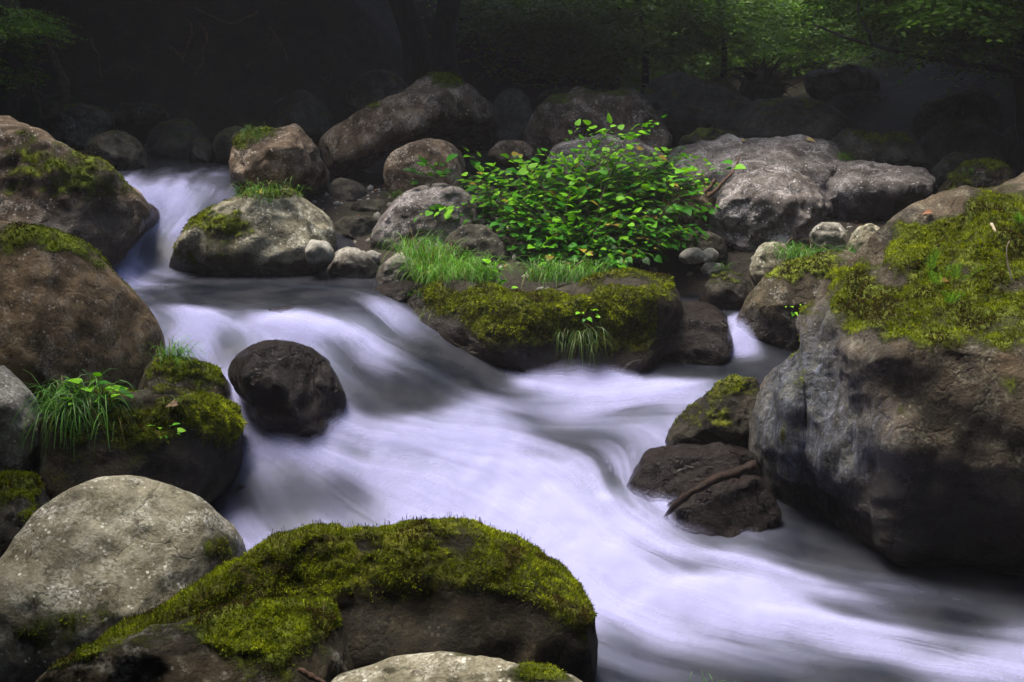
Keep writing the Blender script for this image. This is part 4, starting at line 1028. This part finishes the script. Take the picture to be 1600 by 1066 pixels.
def bush(name, label, cat, base, targets, leafL, mat_leaf=LEAFM, per=7, bright=lambda p, g: .5, seed=1, stem=.006, yellow=0.0, t0=.45, group=None, arch=.25):
    g = np.random.default_rng(seed)
    root = empty(name, base); tag(root, label, cat, group)
    st, lv = Acc(), Acc()
    for T in targets:
        b = base + np.array([g.normal() * .16, g.normal() * .10, 0]) * (len(targets) > 8)
        L = np.linalg.norm(T - b)
        midp = (b + T) / 2 + np.array([0, 0, arch * L]) + g.normal(size=3) * .06 * L
        path = bez(b, midp, T, 12)
        v, f = tube_arrays(path, np.linspace(stem, stem * .3, 12), 5); st.add(v, f)
        tang = np.gradient(path, axis=0)
        for j, tt in enumerate(np.linspace(t0, 1, per)):
            q = path[0] * 0 + np.array([np.interp(tt * 11, np.arange(12), path[:, a]) for a in range(3)])
            tg = tang[min(11, int(tt * 11))]; tg = tg / (np.linalg.norm(tg) + 1e-9)
            sd_ = np.cross(tg, [0, 0, 1.0]); sd_ /= np.linalg.norm(sd_) + 1e-9
            sgn = 1 if j % 2 else -1
            d = (tg * .6 + sd_ * sgn * 1.0 + np.array([0, -.25, -.12]) + g.normal(size=3) * .25) if tt < 1 else tg + np.array([0, -.2, -.2])
            up = np.array([g.normal() * .35, -.12 + g.normal() * .35, 1.0])
            Lf = leafL * g.uniform(.4, 1.35) * (1.1 - .35 * tt)
            pst = q + d / np.linalg.norm(d) * .03
            v, f = leaf_arrays(pst, d, up, Lf, g.uniform(.8, 1.05), g.uniform(.05, .25), g.uniform(.05, .35))
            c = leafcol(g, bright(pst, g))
            if g.random() < yellow: c = np.array([.33, .25, .03]) * g.uniform(.5, 1.1)
            lv.add(v, f, c)
    st.build('stems', STEMM, root, base); lv.build('foliage', mat_leaf, root, base)
    return root

def inpoly(x, y, poly):
    c = False; n = len(poly)
    for i in range(n):
        x1, y1 = poly[i]; x2, y2 = poly[i - 1]
        if (y1 > y) != (y2 > y) and x < (x2 - x1) * (y - y1) / (y2 - y1) + x1: c = not c
    return c
g = np.random.default_rng(21)
EN = [(690,310),(712,268),(742,246),(768,264),(800,236),(826,252),(862,226),(890,242),(918,204),(942,230),(988,210),(1012,236),(1052,226),(1076,246),(1108,224),(1100,256),(1124,270),(1118,320),(1095,370),(1060,395),(980,415),(900,420),(830,420),(800,405),(780,370),(745,345),(690,335)]
targets = []
while len(targets) < 470:
    x, y = g.uniform(640, 1125), g.uniform(180, 430)
    if inpoly(x, y, EN):
        Y = 10.85 + 1.35 * (425 - y) / 230 + abs(g.normal()) * .25 + .25 * abs(x - 900) / 220
        targets.append(P(x, y, Y))
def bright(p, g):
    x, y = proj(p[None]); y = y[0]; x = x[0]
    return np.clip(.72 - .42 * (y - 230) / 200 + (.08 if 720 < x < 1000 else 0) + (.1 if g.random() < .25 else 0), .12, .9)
bb = P(895, 425, 11.55)
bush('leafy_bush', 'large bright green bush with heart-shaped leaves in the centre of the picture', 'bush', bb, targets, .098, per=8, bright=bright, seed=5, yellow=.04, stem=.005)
tg = [P(x, y, 11.9) for x, y in [(900,200),(925,197),(950,195),(985,205),(965,205),(1030,186),(1010,193),(1000,200),(940,212)]]
bush('leaf_spray', 'thin leafy spray reaching up to the right above the big leafy bush', 'shoot', P(930, 270, 11.8), tg, .11, per=5, bright=lambda p, g: .8, seed=8, t0=.7, arch=.05, stem=.004)
tg = [P(x, y, 11.6) for x, y in [(655,338),(690,330),(735,240),(750,248),(770,262),(745,262)]]
bush('leaf_spray', 'low leafy spray reaching left from the big leafy bush', 'shoot', P(770, 330, 11.7), tg, .12, per=5, bright=lambda p, g: .65, seed=9, t0=.6, arch=.15, stem=.004)
tg = [P(x, y, 12.0) for x, y in [(650,268),(665,258),(680,262),(695,252),(672,278),(655,285),(690,272)]]
bush('leafy_plant', 'small separate leafy plant in front of the round brown boulder', 'plant', P(672, 292, 12.05), tg, .13, per=3, bright=lambda p, g: .5, seed=10, t0=.7, arch=.1, stem=.004)
tg = [P(x, y, 11.1) for x, y in [(1070,325),(1090,300),(1110,325),(1095,335),(1075,262),(1100,258),(1125,255),(1145,262)]]
bush('leaf_spray', 'leafy spray hanging at the right end of the big leafy bush', 'shoot', P(1030, 340, 11.5), tg, .14, per=5, bright=lambda p, g: .55, seed=11, t0=.5, arch=.2, stem=.004)
tg = [P(x, y, 10.5) for x, y in [(765,410),(758,425),(775,420),(768,405),(780,445),(765,455),(795,450),(750,450)]]
bush('young_weed', 'young upright weed at the lip of the long moss-covered boulder', 'weed', P(772, 458, 10.55), tg, .075, per=5, bright=lambda p, g: .85, seed=12, t0=.4, arch=.05, stem=.003)
q = on_rock(150, 628, 'leftmossy')
tg = [q + np.array(v) for v in [(-.12,-.05,.10),(-.05,-.1,.15),(.03,-.05,.16),(.10,-.1,.12),(.16,-.05,.10),(.06,-.15,.06),(-.08,-.15,.04),(.22,-.1,.08)]]
bush('leafy_weed', 'light green broad-leaved weed growing in the large sedge tuft', 'weed', q, tg, .10, per=3, bright=lambda p, g: .8, seed=13, t0=.7, arch=.2, stem=.003)
for (px, py, key, lab, sd2) in [(262, 680, 'leftmossy', 'tiny bright leaflet sprig on the dark flat-topped mossy boulder', 14), (1240, 487, 'sideright', 'tiny bright sprig on the brown lichen-flecked boulder', 15), (912, 500, 'mid', 'tiny yellow green sprig on the front of the long moss-covered boulder', 16)]:
    q = on_rock(px, py, key)
    tg = [q + np.array(v) for v in [(-.04,-.04,.05),(.03,-.05,.06),(.06,-.03,.02),(-.01,-.06,.01)]]
    bush('sprig', lab, 'sprig', q, tg, .05, per=2, bright=lambda p, g: .9, seed=sd2, t0=.85, arch=.2, stem=.0015)

# ------------------------------------------------------------------ driftwood, twigs, fallen leaves
WOODM = bark_material('red brown driftwood', (0.04, 0.022, 0.014), (0.16, 0.085, 0.055), moss=0.0)
WETWOODM = bark_material('wet dark root', (0.008, 0.005, 0.004), (0.032, 0.017, 0.012), moss=0.0)
WETWOODM.node_tree.nodes['Principled BSDF'].inputs['Roughness'].default_value = 0.4
WETWOODM.node_tree.nodes['Principled BSDF'].inputs['Specular IOR Level'].default_value = 0.15
CUTM = bark_material('pale wood', (0.35, 0.27, 0.20), (0.6, 0.52, 0.42), moss=0.0)
def stick(name, label, cat, pts, r0, r1, mat, n=26, wob=.012, group=None, seed=1, join=None):
    g = np.random.default_rng(seed)
    p = np.asarray(pts, float)
    t = np.linspace(0, len(p) - 1, n); path = np.stack([np.interp(t, np.arange(len(p)), p[:, k]) for k in range(3)], 1)
    path = np.stack([np.convolve(np.pad(path[:, k], 2, mode='edge'), np.ones(5) / 5, 'valid') for k in range(3)], 1)
    path += np.stack([perlin(np.stack([t * 1.3 + seed * 3.1 + k * 9, t * 0, t * 0], 1)) for k in range(3)], 1) * wob
    v, f = tube_arrays(path, np.linspace(r0, r1, n) * (1 + .30 * perlin(np.stack([t * 2.1 + seed, t * 0, t * 0], 1)) + .25 * perlin(np.stack([t * 6.3 + seed, t * 0, t * 0], 1))), 9)
    v = v + (v - np.repeat(path, 9, 0)) * (.5 * fbm(v * 22 + seed, 3))[:, None]
    v = np.concatenate([v, path[:1], path[-1:]]); e = len(v) - 2
    k = np.arange(9); k2 = (k + 1) % 9
    caps = np.concatenate([np.stack([k2, k, np.full(9, e)], 1), np.stack([k + (n - 1) * 9, k2 + (n - 1) * 9, np.full(9, e + 1)], 1)])
    base = path.mean(0)
    if name is None: return v, [f, caps], base
    o = new_mesh(name, v, [f, caps], mat, loc=base)
    return tag(o, label, cat, group)
def along(px, dz=.02, key=None):
    return [on_rock(x, y, key) + (CAM - on_rock(x, y, key)) / np.linalg.norm(CAM - on_rock(x, y, key)) * dz for x, y in px]
stick('curved_root', 'wet brown root curling down over the dark wet boulder', 'root', [P(x, y, Y) for x, y, Y in [(1185,728,7.85),(1150,738,7.80),(1110,752,7.74),(1075,772,7.68),(1047,797,7.74),(1036,812,7.88)]], .040, .012, WETWOODM, wob=.02)
stick('driftwood', 'red brown driftwood stick jammed between leafy bush and rough gray boulder', 'driftwood', [P(x, y, Y) for x, y, Y in [(1105,310,11.6),(1120,296,11.6),(1135,280,11.6),(1150,262,11.7),(1156,240,11.8)]], .022, .006, WOODM)
stick('driftwood', 'short pale driftwood stub lying left of the red brown stick', 'driftwood', [P(x, y, 11.55) for x, y in [(1100,302),(1112,290),(1118,280)]], .02, .016, WOODM, wob=.004, seed=3)
stick('twig', 'thin pale twig standing in the moss near the right edge', 'twig', [P(x, y, 7.3) for x, y in [(1584,445),(1576,420),(1572,395),(1577,375)]], .006, .003, CUTM, wob=.006, seed=4)
stick('broken_branch', 'broken branch end with pale cut wood below the low mossy stone', 'branch', [P(x, y, 4.75) for x, y in [(466,1046),(480,1054),(500,1064),(520,1076)]], .013, .011, WOODM, wob=.004, seed=5)
stick('wood_chip', 'pale wood chip lying on the moss of the huge boulder', 'wood chip', along([(1548,350),(1554,358),(1558,366)], .01, 'right'), .012, .008, CUTM, n=8, wob=.002)
stick('twig', 'thin brown twig lying across the moss top of the huge boulder', 'twig', along([(1462,385),(1472,375),(1480,368)], .012, 'right'), .004, .002, WOODM, n=10, wob=.003, seed=6)
stick('grass_stalk', 'pale dry stalk sticking up from the low mossy stone', 'stalk', [P(505,955,5.2), P(507,945,5.2), P(508,935,5.2)], .003, .0015, CUTM, n=8, wob=.001)
FALM = leaf_material('fallen leaf', 0.2, 0.6, 0.2)
for px, py, key, L, c, lab in [(402, 291, None, .10, (.50, .33, .06), 'yellow fallen leaf on the grass above the pale olive boulder'), (1262, 219, 'flatgray', .09, (.40, .30, .12), 'tan fallen leaf on the flat-topped pale gray boulder'),
      (1163, 221, 'flatgray', .07, (.42, .32, .05), 'small yellow leaf at the left top of the flat-topped pale gray boulder'), (1458, 332, 'right', .06, (.22, .10, .05), 'brown fallen leaf on the bare top of the huge boulder'),
      (1480, 440, 'right', .06, (.24, .10, .04), 'reddish leaf among the sprouts on the huge boulder'), (275, 630, 'leftmossy', .07, (.20, .12, .08), 'withered brown leaf on the dark flat-topped mossy boulder'),
      (330, 968, 'front', .025, (.45, .36, .26), 'tiny pale leaf scrap on the moss of the long boulder'), (1330, 475, 'right', .05, (.30, .20, .10), 'brown leaf scrap on the left brow of the huge boulder')]:
    p = on_rock(px, py, key); p = p + (CAM - p) / np.linalg.norm(CAM - p) * .03
    a = Acc(); g = np.random.default_rng(px)
    v, f = leaf_arrays(p, np.array([g.normal(), -.4, .1]), np.array([.1, -.6, 1]), L, .8, .3, .4); a.add(v, f, c)
    tag(a.build('fallen_leaf', FALM, loc=p), lab, 'leaf')

# gravel and leaf litter of the island, uncountable
g = np.random.default_rng(33)
d1, f1 = ico(1)
acc = Acc()
for k in range(1500):
    x, y = g.uniform(-2.2, 3.4), g.uniform(10.7, 13.6)
    z = ground_z(x, y)
    if z < sample(ZW, x, y)[0] - .06: continue
    r = .012 + .035 * g.random() ** 3
    v = d1 * g.uniform(.6, 1.2, 3) * r + g.normal(size=d1.shape) * r * .12
    acc.add(v + np.array([x, y, z + r * .2]), f1)
o = acc.build('gravel', M['gray']); tag(o, 'small gravel between the stones of the island', 'gravel', kind='stuff')
for nm in ('moss', 'wet', 'streak'): o.data.attributes.new(nm, 'FLOAT', 'POINT')
acc = Acc()
for k in range(420):
    x, y = g.uniform(-2.2, 3.6), g.uniform(10.8, 13.8)
    z = ground_z(x, y)
    if z < sample(ZW, x, y)[0] - .04: continue
    an = g.uniform(0, 6.3)
    v, f = leaf_arrays(np.array([x, y, z + .03]), np.array([math.cos(an), math.sin(an), g.normal() * .2]), np.array([g.normal() * .3, g.normal() * .3, 1]), g.uniform(.03, .09), .7, .2, .3)
    acc.add(v, f, np.array([.13, .065, .03]) * g.uniform(.3, 1.6))
o = acc.build('leaf_litter', FALM); tag(o, 'brown leaf litter on the island under the bush', 'leaf litter', kind='stuff')
# ------------------------------------------------------------------ trees
BARK = bark_material('dark wet bark', (0.012, 0.010, 0.008), (0.045, 0.038, 0.030), moss=0.5)
ROOTM = bark_material('mossy root', (0.025, 0.017, 0.011), (0.11, 0.075, 0.045), scale=(12, 12, 12), moss=0.4)
CROWNM = leaf_material('tree leaves', 0.40, 0.5, 0.25)
_protos = {}
def crown_mesh(kind, n, leaf, rad, seed, cols=((.022, .060, .008), (.075, .17, .014), (.15, .27, .03))):
    """leaves in flat layered sprays around twig ends, spread unevenly through an ellipsoid"""
    g = np.random.default_rng(seed)
    V, C = [], []
    ns = n // 16
    made = 0
    while made < ns:
        c = g.normal(size=3); c = c / np.linalg.norm(c) * g.random() ** .45
        c = c * np.array(rad)
        if perlin((c / (np.array(rad) * .45) + seed)[None])[0] < -.12: continue
        made += 1
        d = np.array([c[0], c[1], 0]) + g.normal(size=3) * .3; d[2] = -.15 + g.normal() * .1; d /= np.linalg.norm(d) + 1e-9
        s = np.cross(d, [0, 0, 1.0]); s /= np.linalg.norm(s)
        L = leaf * 8 * g.uniform(.6, 1.3)
        tone = np.clip(.5 + .35 * perlin((c / 1.1 + seed * 2)[None])[0] + g.normal() * .12, 0, 1)
        for j in range(16):
            u = (j // 2 + 1) / 8; sg = 1 if j % 2 else -1
            q = c + d * L * (u - .5) + s * sg * leaf * .2 + np.array([0, 0, -.12 * L * u * u])
            dd = d * .5 + s * sg + g.normal(size=3) * .25; dd /= np.linalg.norm(dd)
            ll = leaf * g.uniform(.6, 1.25)
            w = np.cross(dd, np.array([g.normal() * .5, g.normal() * .5, 1.0])); w /= np.linalg.norm(w); w *= ll * .28
            V.append(np.stack([q, q + dd * ll * .45 + w, q + dd * ll - np.array([0, 0, ll * .15]), q + dd * ll * .45 - w]))
            h = np.clip(tone + g.normal() * .1, 0, 1); a, b, e = map(np.array, cols)
            C.append(np.repeat((a + (b - a) * h * 2 if h < .5 else b + (e - b) * (2 * h - 1))[None], 4, 0))
    v = np.concatenate(V); f = np.arange(len(v)).reshape(-1, 4)
    o = new_mesh('crown', v, f, CROWNM, None, False, colors={'col': np.concatenate(C)})
    me = o.data; bpy.data.objects.remove(o)
    _protos[kind] = me

crown_mesh('near', 5600, .13, (1.9, 1.7, .75), 1)
crown_mesh('far', 9600, .11, (2.0, 1.7, 1.25), 2)
crown_mesh('far2', 9600, .12, (2.3, 1.6, 1.1), 3)
crown_mesh('over', 5600, .30, (3.4, 3.4, .9), 4)

def trunk_arrays(path, r0, r1, n=22, seg=12, seed=0, flare=.5):
    p = np.asarray(path, float)
    t = np.linspace(0, len(p) - 1, n); q = np.stack([np.interp(t, np.arange(len(p)), p[:, k]) for k in range(3)], 1)
    for _ in range(2): q[1:-1] = (q[:-2] + q[1:-1] * 2 + q[2:]) / 4
    s = np.linspace(0, 1, n)
    r = (r0 + (r1 - r0) * s) * (1 + flare * np.exp(-s * n / 2.0))
    v, f = tube_arrays(q, r, seg)
    v = v + (v - np.repeat(q, seg, 0)) * (0.25 * fbm(v * np.array([2.2, 2.2, .8]) + seed, 3))[:, None]
    return v, f

def tree(name, label, base, path, r0, r1, crowns, limbs=(), group=None, cat='tree', seed=0):
    """path: trunk points; limbs: (points, r0, r1); crowns: (kind, centre, scale, turn)"""
    root = empty(name, base); tag(root, label, cat, group)
    a = Acc()
    v, f = trunk_arrays(path, r0, r1, seed=seed); a.add(v, f)
    a.build('trunk', BARK, root, base)
    for pts, q0, q1 in limbs:
        a = Acc(); v, f = trunk_arrays(pts, q0, q1, n=26, seg=8, seed=seed + 3, flare=.2); a.add(v, f)
        a.build('limb', BARK, root, base)
    for kind, c, sc, turn in crowns:
        o = bpy.data.objects.new('crown', _protos[kind]); COL.objects.link(o); o.parent = root
        o.location = [c[k] - base[k] for k in range(3)]; o.scale = (sc, sc, sc) if np.isscalar(sc) else sc; o.rotation_euler = (0, 0, turn)
    return root

def gbase(x, y): return np.array([x, y, ground_z(x, y) - .1])
def limb_to(a, c, sag=.2):
    a, c = np.asarray(a, float), np.asarray(c, float); m = (a + c) / 2 + np.array([0, 0, sag]); return [a, m, c]

# leaning pair of trunks at the top centre
b = gbase(-.95, 18.6); top = P(722, -150, 18.8)
tree('leaning_tree', 'dark trunk leaning right at the top centre, behind the slanting boulder', b, [b, P(690, 60, 18.6), P(703, 0, 18.7), top, top + np.array([.5, .5, 2.5])], .20, .13, [('over', (-1.2, 16.4, 6.9), 1, .4)], [(limb_to(top, (-1.2, 16.4, 6.9)), .07, .03)], seed=1)
b = gbase(-1.3, 18.8); top = P(585, -150, 18.8)
tree('leaning_tree', 'dark trunk leaning left at the top centre, forking from the foot of its neighbour', b, [b, P(650, 60, 18.7), P(625, 0, 18.7), top, top + np.array([-.6, 0, 2.5])], .22, .14, [('over', (-3.2, 17.0, 6.7), 1, 1.4)], [(limb_to(top, (-3.2, 17, 6.7)), .07, .03)], seed=2)
# misty wood behind
GW = 'trees in the misty wood behind the stream'
far = [(1005, 30, .17, 'slim straight trunk at the top right of centre in the dim wood'), (1090, 31, .15, 'second slim trunk, right of the first, fading in the wood'), (1122, 29, .19, 'leaning slim trunk nearest the misty opening'), (1290, 33, .16, 'faint trunk above the perched capstone'), (860, 34, .2, 'hidden trunk behind the green leaves right of the leaning pair'), (1440, 30, .2, 'dim trunk behind the dark branch at the upper right')]
for i, (px, Y, r, lab) in enumerate(far):
    p0 = P(px, 120, Y); b = gbase(p0[0], Y); tp = np.array([p0[0] + (i % 3 - 1) * .5, Y, 9.5])
    tree('forest_tree', lab, b, [b, (b + tp) / 2 + np.array([.12, 0, 0]), tp], r, r * .6,
         [('far', (p0[0] + .8, Y + 1.2, 4.9 + .5 * (i % 2)), 1.15, i * 1.3)], [(limb_to(b + (tp - b) * .35, (p0[0] + .8, Y + 1.2, 4.9)), .06, .02)], GW, seed=i + 5)
US = 'leafy understory trees behind the boulders'
und = [(760, 45, 22, 'far', 1.0), (850, 20, 23.5, 'far2', 1.0), (940, 55, 22.5, 'far', 1.0), (985, 15, 21, 'far2', .9), (1060, 60, 26, 'far', 1.0), (1180, 50, 27, 'far2', 1.0), (1250, 25, 24, 'far', .95), (1420, 70, 23, 'far2', 1.0), (1360, 95, 30, 'far', 1.1), (800, 95, 25, 'far2', .9), (1490, 30, 21, 'far', .9), (900, 100, 28, 'far2', 1.0), (1110, 20, 21.5, 'far', .8), (730, 20, 24, 'far2', 1.0), (1000, 80, 30, 'far2', 1.1), (1220, 90, 33, 'far', 1.1), (880, 62, 26, 'far', 1.0), (1320, 40, 28, 'far2', 1.1), (1540, 80, 25, 'far2', 1.0), (1430, 105, 20.5, 'far', .75), (1520, 125, 19, 'far2', .7), (1350, 120, 24, 'far2', .8)]
ul = ['nearest the leaning dark trunks', 'high up right of the leaning dark trunks', 'above the brown gray boulder behind the bush', 'hanging high above the bush', 'low in the dim wood left of the mist', 'behind the root stump', 'high above the perched capstone', 'under the dark branch at the upper right', 'deep in the mist behind the perched capstone', 'low behind the slanting boulder', 'in the top right darkness', 'deep behind the brown gray boulder', 'at the top edge above the black dome-shaped boulder', 'just right of the right-leaning dark trunk', 'between the slim trunks in the dim wood', 'rising out of the mist above the root stump', 'in the middle of the green curtain left of the slim trunks', 'behind the forked bare branch at the upper right', 'by the right edge below the bare branch', 'low on the right bank above the sloping brown boulder', 'lowest on the right bank near the right edge', 'directly behind the perched capstone']
for i, (px, py, Y, kd, sc) in enumerate(und):
    c = P(px, py, Y); b = gbase(c[0] + .3, Y + .4)
    tree('understory_tree', 'dim green understory tree ' + ul[i], b, [b, (b + c) / 2 + np.array([.15, 0, .2]), c + np.array([0, 0, .8])], .07, .03, [(kd, c, sc, i * .9)], (), US, seed=i + 20)
# overhanging trees of the two banks: they roof the far part of the stream
OV = 'bank trees whose crowns roof the stream'
b = gbase(6.2, 14.2)
lp = [P(x, y, Y) for x, y, Y in [(1640,120,14.0),(1560,108,13.8),(1480,96,13.6),(1400,80,13.5),(1330,62,13.4),(1270,38,13.4)]]
lp2 = [P(x, y, Y) for x, y, Y in [(1362,70,13.45),(1355,45,13.4),(1340,20,13.4),(1345,-20,13.4)]]
tree('overhanging_tree', 'dark trunk at the right edge with a long bare branch reaching left', b, [b, P(1610, 130, 14.1), P(1625, 0, 14.1), P(1640, -200, 14.2)], .24, .15,
     [('near', P(1500, 25, 13.7), .62, .3), ('near', P(1560, 60, 14.4), .5, 1.9), ('near', P(1390, 5, 14.0), .5, 2.9), ('over', (7.0, 14.5, 6.6), 1, 0), ('over', (7.5, 12, 6.2), 1, 1)], [(lp, .05, .010), (lp2, .022, .006)], OV, seed=40)
b = gbase(-6.0, 14.4)
tree('overhanging_tree', 'dark trunk at the left edge with dim leaves hanging at the top left corner', b, [b, P(10, 60, 14.2), P(-20, -150, 14.2)], .22, .14,
     [('near', P(10, 45, 14.0), .35, .3), ('near', P(-40, 110, 14.2), .4, 1.2), ('over', (-7.4, 16.5, 6.8), 1, 2), ('over', (-9.0, 11.5, 6.6), 1, 3)], (), OV, seed=41)
OUT = [(-3.4,18.3,6.6),(-.9,16.2,6.4),(2.6,16.2,6.4),(-3.5,19.5,7.4),(6.5,18,7.2),(-6.5,17.5,7.0),(-8.8,8.5,6.3),(7.6,9,6.0),(-8,4.6,6.2),(7.2,5.5,6.0),  # unseen crowns added overhead to block skylight and shade the scene
       (-4.6,.6,6.6),(4.6,.6,6.6),(0,-.4,7.0),(-3,-4,7.5),(3,-4,7.5),(-7.5,2,6.4),(7.5,2,6.4)]
tb = b
for i, (x, y, z) in enumerate(OUT):
    gx_ = x + (3.2 if x > 0 else -3.2) * (1 if abs(x) < 5 else .4)
    if y > 12 and abs(gx_) < 6.5: gx_ = math.copysign(6.8, gx_)
    bs = gbase(gx_, y + .5)
    a = np.array([gx_, y + .5, max(z + .3, bs[2] + 2)])
    tree('added_canopy_tree', 'unseen tree added outside the frame, its crown shading the stream', bs, [bs, (bs + a) / 2, a], .2, .1, [('over', (x, y, z), 1.0, i * .7), ('over', (x + .6, y + .8, z + 1.0), 1.0, i * 1.7)], [(limb_to(a, (x, y, z), .3), .09, .03)], 'trees added outside the frame for shade', seed=60 + i)

# ------------------------------------------------------------------ roots, dead branches, stump
def rootset(name, label, cat, lines, mat, r=.04, seed=1):
    acc = Acc(); allp = []
    for i, (pts, rr) in enumerate(lines):
        v, fs, bs = stick(None, '', '', pts, rr, rr * .45, mat, n=30, wob=.05, seed=seed + i)
        k = acc.n
        acc.add(v, fs[0]); acc.f.setdefault(3, []).append(fs[1] + k)
        allp.append(bs)
    return tag(acc.build(name, mat, loc=allp[0]), label, cat)
rootset('exposed_roots', 'tangle of bare brown roots hanging from the left bank', 'roots', [([P(x, y, 14.2) for x, y in l], r) for l, r in [
    ([(70,60),(85,95),(100,125),(108,150),(85,175),(65,190)], .05), ([(85,95),(95,110),(92,130),(105,152)], .03), ([(55,115),(50,140),(62,160),(66,185)], .032), ([(40,140),(75,150),(108,148)], .02), ([(110,150),(95,160),(70,168)], .03),
    ([(30,170),(28,185),(20,200)], .014), ([(75,55),(60,90),(55,120)], .03), ([(140,60),(155,90),(160,130)], .014)]], ROOTM, seed=70)
rootset('dead_branches', 'bare twisted vines hanging in the dark at the upper left', 'branch', [([P(x, y, 15.5) for x, y in l], r) for l, r in [
    ([(290,30),(302,50),(290,75),(288,95),(270,75)], .016), ([(312,35),(326,58),(318,80),(312,105),(300,125)], .016), ([(288,95),(280,85),(266,70),(262,90)], .012), ([(400,15),(380,35),(350,36),(300,10)], .014), ([(420,40),(440,70),(455,100)], .012), ([(500,120),(512,130),(520,110)], .012)]], ROOTM, seed=90)
st = empty('root_stump', P(1192, 158, 21)); tag(st, 'uprooted dark stump with spiky roots standing in the mist', 'stump')
d, f = ico(4)
c = P(1192, 138, 21)
v = d * np.array([.36, .3, .30]); v = v * (1 + .35 * fbm(d * 2.5 + 3, 4))[:, None] + c
new_mesh('trunk', v, f, BARK, st, loc=c)
a = Acc(); g = np.random.default_rng(5)
for k in range(46):
    an = g.uniform(-.3, math.pi + .3); L = g.uniform(.2, .5)
    dd = np.array([math.cos(an), g.normal() * .5, math.sin(an) * .9])
    v, fs, _ = stick(None, '', '', [c + dd * .22, c + dd * (.22 + L * .5) + g.normal(size=3) * .04, c + dd * (.22 + L) + g.normal(size=3) * .10 - np.array([0, 0, .05])], g.uniform(.012, .03), .005, BARK, n=8, wob=.02, seed=k)
    a.add(v, fs[0])
for l in [[(1180,125),(1172,108),(1150,106),(1130,112)], [(1205,125),(1213,112),(1210,108)], [(1215,140),(1222,150),(1218,160)]]:
    v, fs, _ = stick(None, '', '', [P(x, y, 20.9) for x, y in l], .03, .008, BARK, n=14, wob=.02, seed=len(l)); a.add(v, fs[0])
a.build('roots', BARK, st, c)
# ------------------------------------------------------------------ damp air
hz_lo, hz_hi = np.array([-24.0, -15.0, float(tz.min()) - 1.0]), np.array([24.0, 62.0, 30.0])
c8 = np.array([[x, y, z] for x in (0, 1) for y in (0, 1) for z in (0, 1)], float)
hv = hz_lo + c8 * (hz_hi - hz_lo)
hf = np.array([[0, 1, 3, 2], [4, 6, 7, 5], [0, 4, 5, 1], [2, 3, 7, 6], [0, 2, 6, 4], [1, 5, 7, 3]])
hm = bpy.data.materials.new('damp air'); hm.use_nodes = True
hm.node_tree.nodes.remove(hm.node_tree.nodes['Principled BSDF'])
pv = hm.node_tree.nodes.new('ShaderNodeVolumePrincipled')
pv.inputs['Color'].default_value = (0.86, 0.84, 0.92, 1)
pv.inputs['Density'].default_value = 0.0016
hm.node_tree.links.new(pv.outputs[0], hm.node_tree.nodes['Material Output'].inputs['Volume'])
tag(new_mesh('haze', hv, hf, hm, None, False), kind='stuff')
